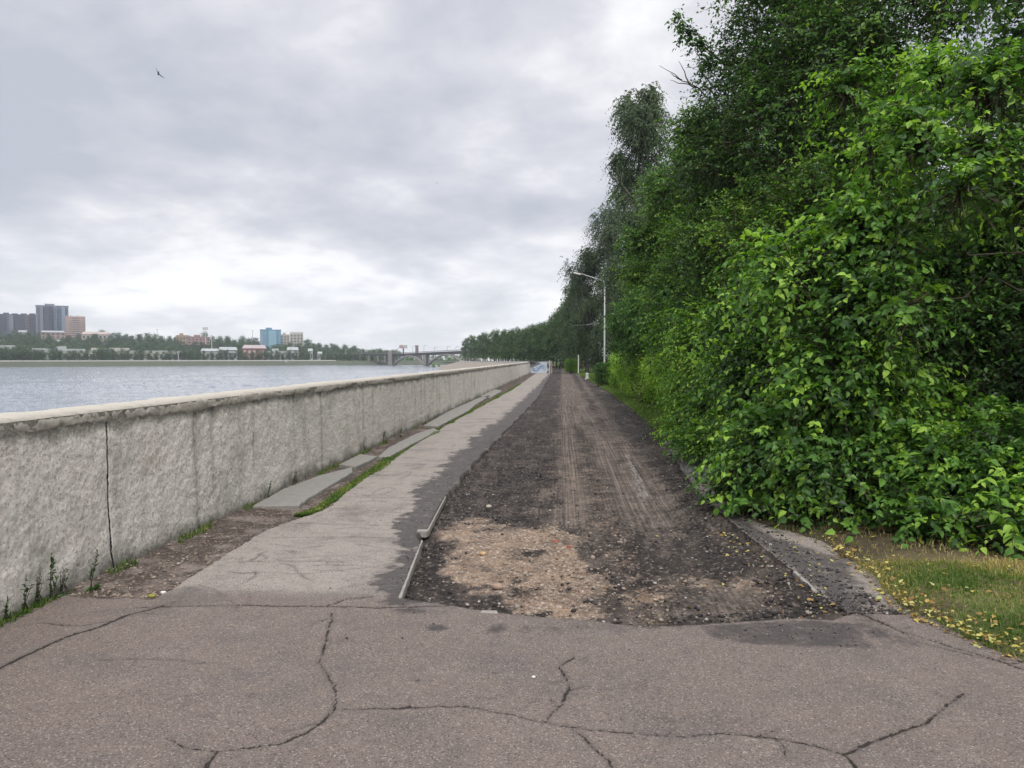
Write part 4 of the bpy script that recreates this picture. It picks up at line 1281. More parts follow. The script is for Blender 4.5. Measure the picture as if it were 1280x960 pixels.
plant('hawthorn_tree', (3.5, 31, 0.02), QB((792, 400, 30, 1.1), (776, 408, 32, .75), (812, 385, 28, 1.2), (830, 410, 26, 1.2), (800, 430, 29, 1.0), (778, 430, 32, .8), (840, 360, 26, 1.1), (800, 365, 30, .7)),
      36000, .13, 'small round headed dark green tree behind the clipped hedge', 'tree', M_leafT, False, .14, 1, hang=.3, droop=.3, slen=.5, k=7, shell=.5, tone0=.26, bright=.2, twig_frac=.1)
hb = []
for i in range(40):
    a = i / 39
    y_ = 15.0 + 28 * a
    for _ in (0, 1, 2):
        hb.append((Vector((2.95 + rnd.uniform(-.2, .7) + 0.1 * a, y_ + rnd.uniform(-.3, .3), rnd.uniform(.3, 1.75 - .1 * a))), rnd.uniform(.42, .62)))
plant('hedge', (3.2, 28, 0.0), hb, 120000, .085, 'bright green leafy hedge along the grass edge of the dug road', 'hedge', M_leafH, False, .05, 3, hang=.2, droop=.2, slen=.35, k=7, shell=.55, tone0=.5, bright=.5, kname='foliage', tname='stems', twig_frac=.15, gcut=.12)
plant('clipped_bush', (2.35, 44, 0.0), [(Vector((2.05 + .3 * i + .1, 44 + .4 * j, .38 + .36 * k)), .34) for i in range(3) for j in range(2) for k in range(3)], 16000, .075,
      'dark clipped boxy bush at the far end of the hedge', 'bush', M_leafT, False, .04, 3, hang=.1, droop=.1, slen=.16, k=5, gcut=0, shell=.6, tone0=.36, bright=.2, kname='foliage', tname='stems', twig_frac=0)
plant('clipped_bush', (1.15, 84, 0.0), [(Vector((.7 + .4 * i, 84 + .5 * j, .4 + .42 * k)), .42) for i in range(3) for j in range(2) for k in range(3)], 9000, .10,
      'small distant clipped bush beside the thin pale post', 'bush', M_leafH, False, .04, 3, hang=.1, droop=.1, slen=.2, k=5, gcut=0, shell=.6, tone0=.35, bright=.3, kname='foliage', tname='stems', twig_frac=0)


# birches with hanging sprays
def birch(px, d, ytop, ybot, half, label, seed, n_leaf, lean=0, group=None):
    g = random.Random(seed)
    b = D(px, d, 0)
    zt, zb_ = zat(ytop, d), zat(ybot, d)
    W = half / FPX * d
    bl = []
    nl = 30
    for i in range(nl):
        a = i / (nl - 1)
        z_ = zb_ + (zt - zb_) * a
        env = W * (math.sin(math.pi * min(1, .25 + a * .70)) ** .6) * (1 - .45 * a)
        th = g.uniform(0, 6.28)
        rr = env * g.uniform(.1, .95)
        bl.append((Vector((b.x + math.cos(th) * rr + lean * a * W, b.y + math.sin(th) * rr, z_)), W * g.uniform(.26, .50)))
    return plant('birch_tree', b, bl, n_leaf, .19, label, 'tree', M_leafB, False, .20, 1, M_birch, group, hang=.8, droop=.9, slen=.9, k=9, shell=.35, gap=1.3, tone0=.40, bright=.3, fork=.5, seed=seed, twig_frac=.12, updir=.1, twig_r=.012)


birch(815, 52, 125, 420, 84, 'tall birch with drooping sprays standing highest behind the elms', 4, 110000, -.1)
birch(772, 82, 268, 445, 78, 'broad weeping birch left of and lower than the tallest birch', 9, 90000, -.1)
birch(800, 84, 215, 440, 56, 'birch filling the gap between the tall birch and the broad weeping one', 14, 40000)
birch(735, 84, 318, 446, 40, 'darker birch at the left foot of the weeping birch', 21, 36000)
birch(718, 104, 345, 448, 36, 'small birch where the near trees meet the far row', 27, 26000)
bg_ = random.Random(8)
bb_ = D(733, 92, 0)
plant('weeping_tree', bb_, [(bb_ + Vector((bg_.uniform(-2.2, 2.2), bg_.uniform(-2, 2), .8 + 7.5 * k / 25)), bg_.uniform(.9, 1.5)) for k in range(26)], 30000, .17,
      'dark low drooping tree just left of the tall lamp post', 'tree', M_leafB, False, .16, 1, hang=.8, droop=.9, slen=.9, k=8, shell=.3, tone0=.28, bright=.1, twig_frac=0)

# backing trees deeper in the park (shared crown, copied)
pk = plant('park_tree', (0, 0, 0), [(Vector((math.cos(i * 2.4) * (1.0 + 1.5 * ((i * 7) % 5) / 5), math.sin(i * 2.4) * (1.0 + 1.5 * ((i * 3) % 5) / 5), 1.6 + i * .42)), 1.35 - .03 * i) for i in range(18)],
           42000, .15, 'leafy park tree standing back behind the roadside shrubs', 'tree', M_leafT, False, .16, 1, group='park trees behind the shrubs', hang=.3, droop=.3, slen=.5, k=7, shell=.4, tone0=.28, bright=.2, twig_frac=0, seed=77)
pk_sp = [(9.2, 12.5, 1, .9), (8.4, 17.5, .95, .3), (10.5, 9.0, 1, 2.2), (8.5, 23, 1.05, 1.3), (7.6, 29, 1.0, 4.), (8.6, 36, 1.05, 5), (12.5, 14, 1.1, .1), (8.5, 43, 1.1, 2.7), (13.5, 19, 1.2, 3.3), (9.5, 6.2, .8, 1.1), (6.8, 15, .8, 2), (6.5, 50, 1.1, 3), (7.5, 58, 1.2, 1)]
for i, (x, y, s_, a) in enumerate(pk_sp):
    o = pk if i == 0 else copy_tree(pk)
    o.location = (x, y, 0); o.scale = (s_, s_, s_); o.rotation_euler = (0, 0, a)


def far_model(name, H, Rr, n_leaf, L, label, cat, group, trunk=.22, seed=1, nb=16, low=.22, mat=None):
    g = random.Random(seed)
    bl = []
    for i in range(nb):
        a = i / (nb - 1)
        env = Rr * (math.sin(math.pi * (.12 + .80 * a)) ** .6)
        th = g.uniform(0, 6.28); rr = env * g.uniform(.1, .75)
        bl.append((Vector((math.cos(th) * rr, math.sin(th) * rr, H * (low + (1 - low) * .93 * a))), Rr * g.uniform(.32, .5) * (1 - .3 * a)))
    return plant(name, (0, 0, 0), bl, n_leaf, L, label, cat, mat or M_leafF, False, trunk, 1, None, group, hang=.3, droop=.3, slen=L * 3, k=5, shell=.4, tone0=.45, bright=.3, twig_frac=0, seed=seed)


rowlab = 'tall dark tree in the even row along the distant embankment'
rowgrp = 'trees in the row along the bend of the embankment'
fm = [far_model('linden_tree', 12, 2.9, 6000, .40, rowlab, 'tree', rowgrp, seed=s_) for s_ in (3, 8, 13)]
used = [0, 0, 0]


def place(models, used, i, loc, s_, rz, sz=1.0):
    k = i % len(models)
    o = models[k] if not used[k] else copy_tree(models[k])
    used[k] = 1
    o.location = loc; o.scale = (s_, s_, s_ * sz); o.rotation_euler = (0, 0, rz)
    return o


i = 0
for a in np.linspace(0, 1, 34):
    px = 582 + (728 - 582) * a ** 0.9
    d_ = float(np.interp(px, [575, 590, 608, 630, 655, 680, 700, 728], [425, 345, 255, 205, 165, 140, 125, 108])) + 8
    yt = float(np.interp(px, [577, 587, 610, 635, 660, 677, 690, 710, 730], [425, 419, 415, 411, 408, 404, 398, 375, 350])) + rnd.uniform(-1.5, 2)
    H = zat(yt, d_)
    place(fm, used, i, D(px, d_, 0), H / 12.0, rnd.uniform(0, 6), 1.0); i += 1
    if i % 2:
        place(fm, used, i, D(px + rnd.uniform(-3, 5), d_ * 1.12 + 8, 0), H / 12.0, rnd.uniform(0, 6), 1.0); i += 1

# far bank trees
wl, wg = 'round dark tree in the row along the far quay', 'waterside trees along the far quay'
wm = [far_model('willow_tree', 7, 3.3, 1500, .75, wl, 'tree', wg, seed=s_, nb=12, low=.15) for s_ in (5, 6)]
used = [0, 0]
i = 0
px = -12.0
while px < 470:
    d_ = dsh(px) + 22
    H = float(np.interp(px, [0, 100, 300, 470], [8.6, 8.2, 7.4, 5.8])) * rnd.uniform(.75, 1.12)
    if rnd.random() > .06:
        place(wm, used, i, D(px, d_, 0), H / 7, rnd.uniform(0, 6), 1.0); i += 1
    px += rnd.uniform(6.5, 10.5)
hl, hg = 'bushy tree among the woods on the far hillside', 'hillside trees across the river'
hm = [far_model('oak_tree', 8, 4.4, 1500, 1.0, hl, 'tree', hg, seed=s_, nb=12, low=.12) for s_ in (15, 16, 17)]
used = [0, 0, 0]
i = 0
for (dd_, step) in ((75, 9.5), (120, 9.5), (170, 9.0), (225, 8.5), (265, 8.5)):
    px = -25.0 + rnd.uniform(0, 8)
    while px < 500:
        H = hillz(px)
        zt = float(np.interp(dd_, dd, [-3.8, -1.9, -0.45, 0.0, 0.2, 2.2 * H / 17, H * .45, H * .85, H, H * 1.02, H * .7]))
        sc_ = rnd.uniform(.85, 1.35) * (1.0 if px < 400 else .9)
        clear = (40 < px < 108 and dd_ > 200 and rnd.random() < .35)
        if not clear:
            place(hm, used, i, D(px, dsh(px) + dd_ + rnd.uniform(-12, 12), zt - .4), sc_, rnd.uniform(0, 6), rnd.uniform(.8, 1.1)); i += 1
        px += step * rnd.uniform(.75, 1.3)
print('hill trees', i)
# green slope seen through the bridge arches
gl, gg = 'low green willow scrub seen through the bridge arches', 'scrub beneath the far bridge'
gm = [far_model('willow_shrub', 5, 4.5, 1300, .8, gl, 'shrub', gg, seed=s_, nb=9, low=.1, mat=M_leafT) for s_ in (25,)]
used = [0]
for i, px in enumerate(list(np.arange(440, 600, 8.5))):
    place(gm, used, i, D(px, 640 + rnd.uniform(-10, 20), -1.0), rnd.uniform(.8, 1.15), rnd.uniform(0, 6), 1.0)
mb = MB(); pts = [D(470, 615), D(610, 600), D(640, 900), D(440, 900)]
mb.prism([(p.x, p.y) for p in pts], -4.5, -1.0)
tag(mb.build('island_ground', M_hill), kind='structure')
# debris and scrub on the revetment
for i, (px, d_, s_) in enumerate(((541, 400, .75), (566, 380, .5), (548, 420, .55))):
    o = copy_tree(gm[0]); o.location = D(px, d_, -2.9); o.scale = (s_ * .5,) * 3
    o['label'] = ('scrubby bush at the waterline where the stone bank meets the river', 'small scrubby bush high on the stone bank slope', 'middle scrubby bush on the stone bank near the bridge')[i]
    o['group'] = 'bushes on the stone bank'

# ------------------------------------------------------------------ lamp, posts
M_pole = simple('galvanised_pole', (.40, .41, .41), .6, .08, 2, .4)
lx, ly = D(755.5, 71).x, D(755.5, 71).y
e = empty('street_lamp', (lx, ly, 0), 'tall pale street lamp with long curved arm beside the dug road', 'street lamp')
MB().tube([(0, 0, -.1), (0, 0, 1.2), (0, 0, 8.3)], [.09, .08, .06], 10).build('pole', M_pole, e, True)
dl = Vector((math.cos(YAW), math.sin(YAW), 0))
pts = []
for a in np.linspace(0, 1, 10):
    th = a * math.pi * .42
    pts.append(Vector((0, 0, 8.3)) - dl * (0.75 * (1 - math.cos(th))) + Vector((0, 0, .6 * math.sin(th))))
pts.append(pts[-1] - dl * 1.7 + Vector((0, 0, .55)))
MB().tube(pts, [.05] * 10 + [.035], 8).build('arm', M_pole, e, True)
tip = pts[-1]
mb = MB(); mb.box((tip.x - dl.x * .3, tip.y - dl.y * .3, tip.z), (.7, .24, .13), YAW, .8, (-.25, 0)); mb.build('lamp_head', M_pale, e)
p = D(723, 80)
e = empty('marker_post', (p.x, p.y, 0), 'thin pale upright post beside the small distant bush', 'post')
MB().tube([(0, 0, -.1), (0, 0, 1.9)], .045, 8).build('shaft', M_white, e)
MB().box((0, 0, 1.93), (.12, .12, .06)).build('cap', M_white, e)
p = D(734, 59)
e = empty('bollard', (p.x, p.y, 0), 'stubby white stone bollard on the grass near the clipped bush', 'bollard')
MB().tube([(0, 0, -.1), (0, 0, .35), (0, 0, .42), (0, 0, .5)], [.14, .11, .13, .05], 10).build('shaft', M_white, e)
MB().box((0, 0, .04), (.36, .36, .1)).build('base', M_pale, e)


# ------------------------------------------------------------------ people far along the stone bank
def person(px, d, z, label, cols, pose=0):
    b = D(px, d, z)
    e = empty('person', b, label, 'person', None, rnd.uniform(0, 6))
    def skin(name, verts, edges, radii, mat, par):
        me = bpy.data.meshes.new(name); me.from_pydata(verts, edges, []); me.update()
        o = link(name, me, par)
        md = o.modifiers.new('skin', 'SKIN')
        for i_, r_ in enumerate(radii):
            me.skin_vertices[0].data[i_].radius = (r_, r_ * .8)
        me.skin_vertices[0].data[0].use_root = True
        sb_ = o.modifiers.new('sub', 'SUBSURF'); sb_.levels = 1; sb_.render_levels = 1
        me.materials.append(mat)
        return o
    V_ = [(0, 0, .95), (0, 0, 1.2), (0, 0, 1.42), (0, 0, 1.52), (0, .02, 1.62), (0, .01, 1.74), (.19, 0, 1.40), (.26, .03, 1.12), (.24, .14, .88), (-.19, 0, 1.40), (-.26, .03, 1.12), (-.22, .12, .86),
          (.10, 0, .90), (.12, .05, .5), (.12, 0, .07), (.12, .16, .04), (-.10, 0, .90), (-.12, -.04, .5), (-.13, -.08, .07), (-.13, .08, .04)]
    E_ = [(0, 1), (1, 2), (2, 3), (3, 4), (4, 5), (2, 6), (6, 7), (7, 8), (2, 9), (9, 10), (10, 11), (0, 12), (12, 13), (13, 14), (14, 15), (0, 16), (16, 17), (17, 18), (18, 19)]
    R_ = [.14, .13, .14, .06, .10, .08, .07, .05, .04, .07, .05, .04, .10, .07, .05, .04, .10, .07, .05, .04]
    me_ = bpy.data.meshes.new('body')
    bo = skin('body', V_, E_, R_, cols[0], e)
    J = [(0, 0, .88), (0, 0, 1.15), (0, 0, 1.40), (.20, 0, 1.39), (.27, .03, 1.11), (.25, .12, .93), (-.20, 0, 1.39), (-.27, .03, 1.11), (-.23, .10, .92)]
    skin('jacket', J, [(0, 1), (1, 2), (2, 3), (3, 4), (4, 5), (2, 6), (6, 7), (7, 8)], [.18, .16, .17, .09, .07, .06, .09, .07, .06], cols[1], e)
    skin('hair', [(0, -.01, 1.70), (0, .0, 1.78)], [(0, 1)], [.11, .07], cols[2], e)
    return e


c_skin = simple('skin_tone', (.42, .27, .2)); c_dark = simple('dark_cloth', (.03, .03, .035)); c_pink = simple('pink_cloth', (.5, .25, .25)); c_hair = simple('hair_dark', (.03, .02, .015))
def crest_z(d_): return 1.12 - 1.07 * min(1, max(0, (d_ - 85)) / 300) + .16
person(594, 300, crest_z(300) - .25, 'person in dark clothes standing on the edge of the stone bank', (c_skin, c_dark, c_hair))
person(617.5, 240, crest_z(240) - .25, 'person in a pinkish top walking on the bank promenade further right', (c_skin, c_pink, c_hair))

# ------------------------------------------------------------------ birds
def bird(px, py, d, span, wing, body, label, col, bend=.18):
    c = Q(px, py, d)
    ax = (cr_ * wing[0] + cu * wing[1] + cf * wing[2]).normalized()
    fw = (cr_ * body[0] + cu * body[1] + cf * body[2]); fw = (fw - ax * fw.dot(ax)).normalized()
    up = ax.cross(fw)
    mb = MB()
    L = span * .42
    mb.tube([fw * L * .5, fw * L * .38, fw * L * .15, fw * -L * .15, fw * -L * .4, fw * -L * .62], [.004 * span, .035 * span, .055 * span, .05 * span, .022 * span, .03 * span], 8)
    for s_ in (-1, 1):
        st_ = [(0, .0, .22), (.18, .05, .20), (.32, .06, .15), (.5, -.06, .02)]
        top = []
        for (u_, f_, w_) in st_:
            zz_ = bend * span * (u_ / .5) ** 1.5 if u_ < .4 else bend * span * .9
            o_ = ax * (u_ * span * s_) + up * zz_
            top.append((o_ + fw * (f_ + w_ * .3) * span * .5, o_ + fw * (f_ - w_ * .7) * span * .5))
        vs_ = []
        for a_, b_ in top:
            vs_ += [a_ + up * .006 * span, b_, a_ - up * .008 * span]
        fs_ = []
        for k in range(3):
            o1, o2 = k * 3, k * 3 + 3
            fs_ += [(o1, o1 + 1, o2 + 1, o2), (o1 + 1, o1 + 2, o2 + 2, o2 + 1), (o1 + 2, o1, o2, o2 + 2)]
        mb.add(vs_, fs_)
    o = mb.build('bird', col)
    o.location = c
    tag(o, label, 'bird')


m_bird = simple('dark_plumage', (.03, .03, .035)); m_gull = simple('white_plumage', (.7, .7, .7))
bird(198, 92, 60, 1.02, (.62, -.78, .1), (-.5, -.3, .8), 'dark long winged bird gliding high at upper left of the sky', m_bird)
bird(546, 229, 110, .75, (1, .1, .1), (-.2, 0, 1), 'tiny dark bird in the middle of the sky', m_bird)
bird(357.5, 452.3, 260, 1.9, (.8, -.55, .2), (-.7, -.1, .4), 'white gull skimming the water before the far quay', m_gull, .25)

# ------------------------------------------------------------------ slabs, kerb pieces, rubble
def slab(name, pts_px, h, label, cat, mat, group=None, tilt=0.0, under=.05):
    poly = [G(*p) for p in pts_px]
    c = (sum(p[0] for p in poly) / len(poly), sum(p[1] for p in poly) / len(poly))
    # add ragged intermediate points
    out = []
    for i in range(len(poly)):
        a, b = poly[i], poly[(i + 1) % len(poly)]
        L = math.dist(a, b)
        k = max(1, int(L / .05))
        for j in range(k):
            t_ = j / k
            q = min(.010, .12 * min(math.dist(poly[m_i], poly[(m_i + 1) % len(poly)]) for m_i in range(len(poly)))) if j else 0
            out.append((a[0] + (b[0] - a[0]) * t_ - c[0] + rnd.uniform(-q, q), a[1] + (b[1] - a[1]) * t_ - c[1] + rnd.uniform(-q, q)))
    n = len(out)
    vs_ = [(x, y, -under) for x, y in out] + [(x, y, h - .012 + tilt * y) for x, y in out] + [(x * .97, y * .985, h + tilt * y) for x, y in out]
    fs_ = [tuple(range(n))[::-1], tuple(range(2 * n, 3 * n))]
    for a in (0, n):
        fs_ += [(a + i, a + (i + 1) % n, a + n + (i + 1) % n, a + n + i) for i in range(n)]
    mb = MB(); mb.add(vs_, fs_)
    o = mb.build(name, mat)
    o.location = (c[0], c[1], 0)
    return tag(o, label, cat, group)


sg = 'loose concrete slabs along the foot of the parapet'
slab('concrete_slab', ((316, 633), (352, 613), (400, 595), (440, 585), (441, 591), (412, 608), (385, 624), (374, 632)), .012, 'nearest and longest grey concrete slab at the foot of the parapet', 'slab', M_slab, sg, .002)
slab('concrete_slab', ((424, 583), (450, 569), (472, 572), (458, 580), (445, 586)), .028, 'second concrete slab from the camera, raised where it meets the longest slab', 'slab', M_slab, sg, -.01)
slab('concrete_slab', ((473, 572), (485, 561), (520, 543), (542, 536), (550, 539), (517, 555), (488, 571)), .018, 'narrow cracked slab between the raised slab and the grass tufts', 'slab', M_slab, sg)
slab('concrete_slab', ((530, 533), (561, 515), (598, 498), (614, 495), (594, 507), (586, 514), (548, 534)), .03, 'pale slab at the wall foot halfway along the parapet', 'slab', M_slab, sg)
slab('concrete_slab', ((600, 496), (618, 487), (628, 489), (612, 498)), .03, 'farthest small broken slab at the wall foot', 'slab', M_slab, sg)
M_edge = simple('chipped_kerb', (.30, .275, .245), .9, .25, 30)
kg = 'broken kerb pieces round the dug road'
slab('kerb_piece', ((498, 748), (501.5, 748.5), (528.5, 676), (527, 675)), .004, 'long thin pale kerb strip on the near left rim of the dig', 'kerb', M_edge, kg)
slab('kerb_piece', ((534, 663), (536, 663.5), (557.5, 621), (556.5, 620.5)), .004, 'thin pale kerb strip on the far left rim beyond the step', 'kerb', M_edge, kg)
slab('kerb_piece', ((521, 665), (522, 662.5), (537, 662.5), (533, 665)), .006, 'short stub of kerb jutting left at the step in the rim', 'kerb', M_edge, kg)
slab('kerb_piece', ((600, 767), (602, 763.5), (621, 764), (623, 767.5)), .004, 'small pale square kerb chunk on the near rim of the dig', 'kerb', M_edge, kg)
slab('kerb_piece', ((991, 715), (995, 714), (1022, 740), (1017, 740)), .006, 'slim grey kerb strip among black crumbs on the right rim', 'kerb', M_edge, kg)

ICO = []
ph_ = (1 + 5 ** .5) / 2
for a in (-1, 1):
    for b in (-ph_, ph_):
        ICO += [(0, a, b), (a, b, 0), (b, 0, a)]
ICO = np.array(ICO) / math.sqrt(1 + ph_ ** 2)
_bm = __import__('bmesh').new()
_bmv = [_bm.verts.new(v) for v in ICO]
__import__('bmesh').ops.convex_hull(_bm, input=_bmv)
_bm.verts.index_update()
ICOV = np.array([v.co[:] for v in _bm.verts]); ICOF = np.array([[v.index for v in f.verts] for f in _bm.faces])
_bm.free()


def stones(name, pts, zs, sizes, mat, label, cat='', seed=3, flat=.7, sink=.3):
    g = np.random.default_rng(seed)
    n = len(pts)
    th = g.uniform(0, 6.28, n)
    sc3 = sizes[:, None] * g.uniform(.65, 1.3, (n, 3)) * np.array([1, 1, flat])
    base = ICOV[None] * (1 + g.uniform(-.18, .18, (n, 12, 1))) * sc3[:, None, :]
    ca, sa = np.cos(th)[:, None], np.sin(th)[:, None]
    x = base[:, :, 0] * ca - base[:, :, 1] * sa; y = base[:, :, 0] * sa + base[:, :, 1] * ca
    z = base[:, :, 2] + zs[:, None] + (sizes * (flat - sink))[:, None]
    V_ = np.stack([x + pts[:, 0:1], y + pts[:, 1:2], z], 2).reshape(-1, 3)
    F_ = (ICOF[None] + (np.arange(n) * 12)[:, None, None]).reshape(-1, 3)
    o = link(name, new_mesh(name, V_, F_.ravel(), np.arange(len(F_)) * 3, np.full(len(F_), 3), mat, True))
    return tag(o, label, kind='stuff')


def scatter(n, x0, x1, y0, y1, seed, ypow=2.0):
    g = np.random.default_rng(seed)
    return np.stack([g.uniform(x0, x1, n), y0 + (y1 - y0) * g.random(n) ** ypow], 1), g


P_, g_ = scatter(46000, -1.5, 2.0, 4.7, 12, 31, 1.5)
z_, c_, k_ = hz_arr(P_[:, 0], P_[:, 1])
keep = (c_ == 1) & (g_.random(len(P_)) < np.clip(sandm[k_] ** 1.3 * (0.25 + 1.0 * (vn(P_[:, 0] * 3, P_[:, 1] * 3, 8) > .5)), 0, 1) * .42)
P_, z_ = P_[keep], z_[keep]
stones('rubble', P_, z_, .0025 + .014 * g_.random(len(P_)) ** 4.0 + .013 * (g_.random(len(P_)) > .988), M_stone, 'sandy rubble and pebbles in the dug patch')
P_, g_ = scatter(60000, -1.6, 2.3, 4.9, 30, 32, 2.0)
z_, c_, k_ = hz_arr(P_[:, 0], P_[:, 1])
keep = (c_ == 1) & (g_.random(len(P_)) < (1 - sandm[k_]) * (1 - .9 * trackm[k_]) * .42 * (vn(P_[:, 0] * 1.7, P_[:, 1] * .8, 28) > .33))
edge = (np.abs(sd_bed[k_]) < .35) & (P_[:, 0] > 1.0) & (g_.random(len(P_)) < .7)
keep |= edge & (c_ != 3)
P_, z_ = P_[keep], z_[keep]
stones('asphalt_crumbs', P_, z_, .003 + .013 * g_.random(len(P_)) ** 4.5, M_crumb, 'black crushed asphalt crumbs over the dug road')
P_, g_ = scatter(26000, -2.2, 2.2, 4.2, 16, 33, 1.5)
z_, c_, k_ = hz_arr(P_[:, 0], P_[:, 1])
keep = (c_ == 0) & (g_.random(len(P_)) < np.clip(dust[k_] - .35, 0, 1) ** 2 * 1.1 + .006)
stones('asphalt_crumbs', P_[keep], z_[keep], .002 + .006 * g_.random(keep.sum()) ** 2.5, M_crumb, 'loose dark crumbs on the old pavement')
P_, g_ = scatter(4200, -3.42, -2.5, 5.0, 40, 34, 2.0)
z_, c_, k_ = hz_arr(P_[:, 0], P_[:, 1])
keep = c_ == 2
stones('gutter_rubble', P_[keep], z_[keep], .003 + .014 * g_.random(keep.sum()) ** 3, M_stone, 'broken mortar bits in the gutter')
P_, g_ = scatter(14000, 1.2, 3.2, 5.0, 26, 35, 1.6)
z_, c_, k_ = hz_arr(P_[:, 0], P_[:, 1])
keep = c_ == 4
M_gs = simple('gravel_stone', (.24, .23, .215), .85, .35, 40, obj=True)
stones('gravel', P_[keep], z_[keep], .004 + .010 * g_.random(keep.sum()) ** 2, M_gs, 'pale gravel at the hedge side of the dug road')


def one_stone(px, py, r, label, mat, name='stone'):
    x, y = G(px, py)
    bm_ = __import__('bmesh').new()
    __import__('bmesh').ops.create_icosphere(bm_, subdivisions=3, radius=r)
    for v in bm_.verts:
        f = 1 + .16 * (vn(np.array([v.co.x / r * 1.3 + px]), np.array([v.co.y / r * 1.3 + v.co.z / r]), 3)[0] - .5) * 2
        v.co = Vector((v.co.x * 1.25 * f, v.co.y * .95 * f, v.co.z * .72 * f))
    me = bpy.data.meshes.new(name); bm_.to_mesh(me); bm_.free()
    me.polygons.foreach_set('use_smooth', [True] * len(me.polygons))
    me.materials.append(mat)
    o = link(name, me); o.location = (x, y, hz_at(x, y) + r * .5)
    tag(o, label, 'stone')


mst = simple('cobble', (.33, .235, .18), .75, .2, 25)
one_stone(622, 723, .034, 'largest smooth brown cobble lying in the sandy rubble', mst)
one_stone(611, 627, .026, 'pale cobble near the back edge of the sandy patch', simple('pale_cobble', (.42, .37, .30), .8, .2, 25))
one_stone(604, 681, .026, 'yellowish cobble left of centre in the sandy patch', simple('ochre_cobble', (.46, .32, .17), .8, .2, 25))
one_stone(190, 742, .022, 'yellow mossy lump at the end of the wall gutter', simple('moss_lump', (.26, .25, .06), .95, .3, 30))
one_stone(204, 737, .016, 'small white stone next to the yellow mossy lump', M_white)
one_stone(667, 846, .008, 'tiny white chip on the open pavement', M_white, 'pebble')
mrb = simple('red_brick', (.36, .10, .07), .85, .2, 30)
for (px, py, w_, lb) in ((694, 666, .05, 'larger red brick fragment pressed into the sandy patch'), (711, 672, .03, 'smaller red brick fragment right of the larger one')):
    x, y = G(px, py)
    mb = MB(); mb.box((0, 0, 0), (w_, w_ * .8, .02), .4, .75); mb.box((w_ * .4, w_ * .5, -.004), (w_ * .5, w_ * .4, .016), 1.1, .7)
    o = mb.build('brick_fragment', mrb); o.location = (x, y, hz_at(x, y) + .010); tag(o, lb, 'brick')

# ------------------------------------------------------------------ grass, litter, weeds
def blades(name, P_, z_, h, tone, label, seed=1, w=.004, lean=.5):
    g = np.random.default_rng(seed)
    n = len(P_)
    th = g.uniform(0, 6.28, n); ln = g.uniform(0.1, lean, n)
    d = np.stack([np.cos(th), np.sin(th), np.zeros(n)], 1)
    s = np.stack([-np.sin(th), np.cos(th), np.zeros(n)], 1) * (w * g.uniform(.7, 1.4, n))[:, None]
    b = np.stack([P_[:, 0], P_[:, 1], z_ - .005], 1)
    up = np.array([0, 0, 1.0])
    m1 = b + d * (h * ln * .35)[:, None] + up * (h * .6)[:, None]
    tp = b + d * (h * ln)[:, None] + up * (h * (1 - ln * .35))[:, None]
    V_ = np.stack([b - s, b + s, m1 - s * .7, m1 + s * .7, tp], 1).reshape(-1, 3)
    bi = (np.arange(n) * 5)[:, None]
    q = (np.array([0, 1, 3, 2])[None] + bi); t_ = (np.array([2, 3, 4])[None] + bi)
    loops = np.concatenate([q, t_], 1).ravel()
    tot = np.tile([4, 3], n)
    st_ = np.concatenate([[0], np.cumsum(tot)[:-1]])
    o = link(name, new_mesh(name, V_, loops, st_, tot, M_grass, False, {'tone': np.repeat(tone, 5)}))
    return tag(o, label, kind='stuff')


g_ = np.random.default_rng(90)
n = 130000
P_ = np.stack([g_.uniform(2.0, 6.5, n), g_.uniform(3.6, 8.0, n)], 1)
z_, c_, k_ = hz_arr(P_[:, 0], P_[:, 1])
dn = vn(P_[:, 0] * 2.6, P_[:, 1] * 2.6, 4)
keep = (c_ == 3) & (g_.random(n) < .25 + .85 * dn) & ((P_[:, 1] + .35 * dn < 6.2) | (g_.random(n) < .12))
P_, z_, dn = P_[keep], z_[keep], dn[keep]
tn = np.clip(.80 + .6 * (fbm(P_[:, 0] * 1.1, P_[:, 1] * 1.1, 3, 6)) + .35 * sst(P_[:, 0], 2.7, 3.6) - .25 + g_.normal(0, .14, len(P_)), 0, 1)
blades('verge_grass', P_, z_, (.02 + .045 * g_.random(len(P_)) ** 1.5) * (.7 + .6 * dn), tn, 'mixed green and straw grass on the right verge', 2, .0028, 1.4)
n = 70000
P_ = np.stack([g_.uniform(-2.95, -2.35, n), 7.7 + 42 * g_.random(n) ** 2], 1)
z_, c_, k_ = hz_arr(P_[:, 0], P_[:, 1])
cl = vn(P_[:, 0] * 6, P_[:, 1] * 1.1, 14)
keep = (np.abs(sd_gut[k_] + .05) < .05 + .14 * (cl - .2)) & (cl > .18)
P_, z_ = P_[keep], z_[keep]
blades('gutter_grass', P_, z_, .02 + .04 * g_.random(len(P_)), np.clip(.12 + .35 * (vn(P_[:, 0] * 9, P_[:, 1] * 3, 44) ** 2) + g_.normal(0, .16, len(P_)), 0, 1), 'strip of green grass and moss between slabs and pavement', 3, .004, .9)
n = 9000
P_ = np.stack([-3.40 + .07 * g_.random(n) ** 1.5, 4.0 + 40 * g_.random(n) ** 2], 1)
cl = vn(P_[:, 1] * 1.6, P_[:, 1] * 0, 15)
keep = (cl > .55) | ((P_[:, 1] < 5.0) & (cl > .1))
P_ = P_[keep]
blades('wall_foot_grass', P_, np.full(len(P_), -.03), .03 + .07 * g_.random(len(P_)) ** 2, np.clip(.18 + g_.normal(0, .16, len(P_)), 0, 1), 'thin grass growing along the foot of the parapet', 4, .004, .7)
n = 40000
P_ = np.stack([g_.uniform(1.2, 4.5, n), 15 + 70 * g_.random(n) ** 1.6], 1)
z_, c_, k_ = hz_arr(P_[:, 0], P_[:, 1])
keep = (c_ == 3)
P_, z_ = P_[keep], z_[keep]
